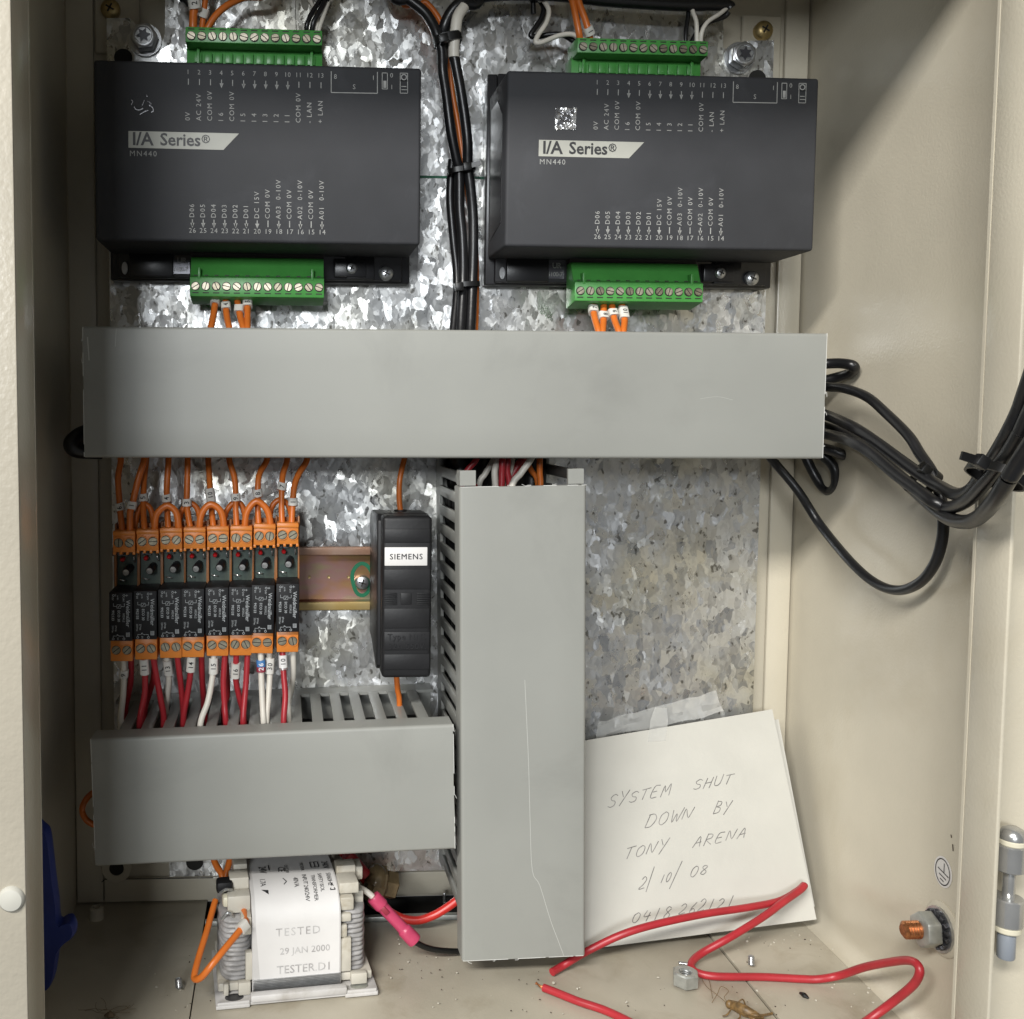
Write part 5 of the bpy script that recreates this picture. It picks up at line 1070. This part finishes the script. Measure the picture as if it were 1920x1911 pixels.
bit('grub_screw', 'tiny screw lying behind the loose nut', 1272, 1806, (0.9, -0.3, 0.0), 1.1, 7)
bit('grub_screw', 'tiny screw end near the foot of the vertical duct, by the red cable', 833, 1693, (0, 0, 1), 0.9, 6)
c = fl(181, 1722, 0); bm = B(); lathe(bm, [(4.2, 0), (3.9, 6), (3.2, 6.6), (2.0, 6.6), (1.8, 3)], c, (0, 0, 1), 18); obj('floor_boss', bm, 'paint', None, label='small beige plastic boss on the floor in the left rear corner', cat='boss')
# dead cricket
pc = lambda x, y, z: fl(x, y, z)
bm = B()
tube(bm, [pc(1362, 1881, 2.0), pc(1366, 1883, 2.2), pc(1372, 1884, 2.4), pc(1384, 1889, 2.8), pc(1400, 1897, 2.6), pc(1415, 1903, 2.0), pc(1432, 1909, 1.2)], [0.9, 2.1, 2.1, 2.6, 2.7, 2.0, 0.5], 12, 5, flat=0.8)
for q, r in (([(1378, 1886, 2.5), (1392, 1874, 5), (1398, 1886, 2), (1404, 1892, .6)], .35), ([(1372, 1890, 2), (1364, 1902, 1.4), (1355, 1906, .5)], .4), ([(1384, 1894, 2), (1388, 1906, 1), (1380, 1914, .4)], .35), ([(1395, 1898, 2), (1420, 1904, 3), (1440, 1902, .8), (1448, 1900, .4)], .6), ([(1398, 1902, 1.6), (1415, 1912, 2), (1438, 1913, .5)], .55),
             ([(1364, 1882, 2), (1345, 1866, 3), (1325, 1850, 2), (1316, 1834, 1.4), (1320, 1829, 1.2), (1330, 1840, .8), (1336, 1872, .5)], .13), ([(1366, 1881, 2.4), (1358, 1870, 4), (1366, 1858, 4), (1352, 1850, 3), (1345, 1864, 1.6), (1335, 1880, .4)], .13)):
    tube(bm, [pc(*p) for p in q], r, 6, 5)
obj('dead_cricket', bm, 'cricket_brown', None, label='dead brown cricket with long feelers at the floor seam', cat='insect')
c = [fl(1500, 1862, 1), fl(1508, 1866, 1.3), fl(1516, 1872, 0.8)]; bm = B(); tube(bm, c, [0.6, 1.3, 0.5], 8, 4); obj('black_scrap', bm, 'tie_black', None, label='small curled black scrap on the floor right of the cricket', cat='scrap')
bm = B()
for k in range(11):
    a = random.uniform(0, 2*PI); p = [fl(205+random.uniform(-6, 6), 1895+random.uniform(-4, 6), 1.2)]
    for s in range(4): p.append(p[-1]+Vector((math.cos(a)*random.uniform(2, 4.5), math.sin(a)*random.uniform(1.5, 4), random.uniform(-.5, 1.0)))); a += random.uniform(-.9, .9)
    tube(bm, [Vector((q.x, q.y, max(q.z, ZF+0.2))) for q in p], 0.09, 5, 4)
tube(bm, [fl(196, 1905, 1), fl(206, 1903, 1.6), fl(214, 1906, 1)], [0.6, 1.8, 0.6], 8, 3)
obj('fibre_clump', bm, 'fibre_brown', None, label='tuft of brown fibres on the shaded floor at the lower left', cat='fibre', kind='stuff')
def crumbs(name, m, n, boxes, smin, smax, label):
    bm = B()
    for k in range(n):
        x0, y0, x1, y1 = random.choice(boxes); p = fl(random.uniform(x0, x1), random.uniform(y0, y1), 0.0); s = random.uniform(smin, smax)
        r = bmesh.ops.create_icosphere(bm, subdivisions=1, radius=s, matrix=Matrix.Translation(p+Vector((0, 0, s*0.5))) @ Matrix.Rotation(random.uniform(0, 6), 4, 'Z') @ Matrix.Diagonal((random.uniform(.6, 1.6), random.uniform(.6, 1.4), random.uniform(.4, .9), 1)))
        for v in r['verts']: v.co += Vector((random.uniform(-.2, .2), random.uniform(-.2, .2), random.uniform(-.1, .1)))*s
    obj(name, bm, m, None, smooth=0.2, label=label, cat='debris', kind='stuff')
crumbs('floor_crumbs', 'crumb', 75, [(1370, 1740, 1560, 1900), (1420, 1742, 1490, 1775), (900, 1820, 1250, 1905), (690, 1760, 860, 1890), (250, 1800, 400, 1900), (1560, 1780, 1660, 1900)], 0.18, 0.75, 'pale crumbs of plaster scattered over the cabinet floor')
crumbs('floor_specks', 'crumb_dark', 60, [(1370, 1760, 1600, 1905), (900, 1820, 1250, 1905), (300, 1740, 400, 1900), (720, 1780, 860, 1890)], 0.15, 0.45, 'dark specks of dirt scattered over the cabinet floor')

# ------------------------------------------------------------------ right wall: earth stud, sticker, hinge
pw = ONX(1768, 1742, XR); es = thing('earth_stud', 'copper earth stud with hex nut and lock washer on the right wall', 'stud', pw)
ax = Vector((-1, 0, 0)); c = Vector((XR, pw.y, pw.z))
bm = B(); lathe(bm, [(12.2, -0.5), (12.2, 0.6), (11.0, 1.4), (7, 1.4)], c, ax, 32); obj('welded_boss', bm, 'paint', es)
bm = B(); lathe(bm, [(10, 1.3), (10, 2.6), (4, 2.6)], c, ax, 28); obj('flat_washer', bm, 'zinc', es)
bm = B()
for k in range(16):
    a = 2*PI*k/16; M = Matrix.Translation(c) @ Matrix.Rotation(a, 4, 'X'); box(bm, (-4.4, 5.2, -0.9), (-2.6, 8.7, 1.1), 0.2, 1, M @ Matrix.Rotation(0.35, 4, 'Y'))
lathe(bm, [(6.2, 2.6), (6.2, 4.4), (3.5, 4.4)], c, ax, 20); obj('lock_washer', bm, 'dark_steel', es)
bm = B(); hx = hexring(8.2, 6, 0.35); prism(bm, hx, lambda a, b, t: (c.x-t, c.y+a, c.z+b), 4.6, 11.2, bev=0.8); obj('hex_nut', bm, 'zinc_matt', es)
bm = B(); lathe(bm, [(3.9, 0)] + [((4.0 if k % 2 else 3.4), 11+k*0.62) for k in range(12)] + [(3.4, 18.2), (2.6, 18.9)], c, ax, 18); obj('threaded_stud', bm, 'copper', es)
sc = ONX(1769, 1635, XR); st = thing('earth_sticker', 'round white earth symbol sticker on the right wall', 'sticker', sc)
sc = Vector((XR-0.15, sc.y, sc.z)); n = 36
e1, e2 = ONX(1786, 1635, XR), ONX(1752, 1635, XR); ry = abs(e1.y-e2.y)/2; rz = abs(ONX(1769, 1606, XR).z-ONX(1769, 1664, XR).z)/2
bm = B(); prism(bm, [(ry*math.cos(2*PI*k/n), rz*math.sin(2*PI*k/n)) for k in range(n)], lambda a, b, t: (sc.x-t, sc.y+a, sc.z+b), 0, 0.15); obj('disc', bm, 'label_white', st)
bm = B(); Q = lambda a, b: Vector((sc.x-0.3, sc.y-a*ry, sc.z+b*rz))
for seg in ([(0.8*math.cos(2*PI*k/28), 0.84*math.sin(2*PI*k/28)) for k in range(29)], [(0.15, 0.62), (0.15, 0.02)], [(-0.55, 0.12), (0.68, -0.12)], [(-0.4, -0.22), (0.42, -0.38)], [(-0.26, -0.5), (0.16, -0.6)]): ribbon(bm, [Q(*p) for p in seg], 0.5, (-1, 0, 0))
obj('earth_symbol', bm, 'ink', st)
bm = B()
for q in (((1783, 1565), (1784, 1571)), ((1786, 1583), (1787, 1596))): ribbon(bm, [ONX(x, y, XR-0.2) for x, y in q], 0.7, (-1, 0, 0))
obj('scuff', bm, 'crumb_dark', cab, label='two dark scuffs on the right wall')
hg = H(1888, 1680, 192); hgx = thing('door_hinge', 'chromed door hinge with pin at the lower right edge', 'hinge', hg)
def hp(px, py): return H(px, py, 192)
xc = hp(1890, 1700).x
def cyl(nm, m, y0, y1, r, x=0, blk=False):
    a, b = hp(1893, y0).z, hp(1893, y1).z; bm = B()
    lathe(bm, [(r*0.92, 0), (r, 0.5), (r, (a-b)-0.5), (r*0.92, a-b)], (xc+x, -192, b), (0, 0, 1), 24)
    if blk: box(bm, (xc-blk, -190, b+0.15), (xc+1, -182, a-0.15), 0.6)
    return obj(nm, bm, m, hgx)
cyl('hinge_knuckle', 'chrome', 1582, 1631, 5.6, 0, 5.5); cyl('hinge_knuckle', 'chrome', 1682, 1733, 5.6, 0, 6.5)
cyl('hinge_pin', 'chrome', 1631, 1682, 2.3); cyl('nylon_washer', 'nylon', 1572, 1583, 5.0, 0.5); cyl('nylon_washer', 'nylon', 1733, 1745, 5.0); cyl('pin_sleeve', 'nylon_blue', 1745, 1795, 3.3)
a = hp(1893, 1572); bm = B(); lathe(bm, [(4.9, 0), (4.8, 1.6), (3.8, 3.6), (2, 4.6)], (xc+0.5, -192, a.z), (0, 0, 1), 22); obj('pin_cap', bm, 'chrome', hgx)
# left edge: round plug on the front face, dark blue rubber inside the lip
c = H(22, 1685, 206.6); bm = B(); lathe(bm, [(4.7, 0), (4.6, 0.8), (3.8, 1.7), (1.6, 2.2)], c, (0, -1, 0), 28); obj('blanking_plug', bm, 'plug_white', None, label='round off white blanking plug on the left front face', cat='plug')
pts = [(60, 1530), (82, 1548), (92, 1560), (98, 1600), (104, 1650), (110, 1690), (114, 1728), (128, 1724), (139, 1724), (145, 1738), (140, 1752), (124, 1764), (112, 1780), (107, 1810), (103, 1830), (95, 1846), (84, 1850), (60, 1845)]
sm = smoothpath([(x, y, 0) for x, y in pts + pts[:1]], 3)[:-1]
bm = B(); cxy = Vector((85, 1700, 0)); rings = []
for (s_, h) in ((0.90, 96), (0.97, 98), (1.0, 101), (0.97, 104), (0.90, 106)):
    rings.append([bm.verts.new(H(cxy.x+(p.x-cxy.x)*(1-(1-s_)*0.9), cxy.y+(p.y-cxy.y)*(1-(1-s_)*0.2), 101)+Vector((0, 101-h, 0))) for p in sm])
n = len(sm)
for A, Z in zip(rings, rings[1:]):
    for k in range(n): bm.faces.new((A[k], A[(k+1) % n], Z[(k+1) % n], Z[k]))
bm.faces.new(rings[0]); bm.faces.new(rings[-1][::-1])
obj('rubber_flap', bm, 'glove_blue', None, smooth=1.0, label='dark blue rubber flap hanging inside the left edge', cat='rubber')
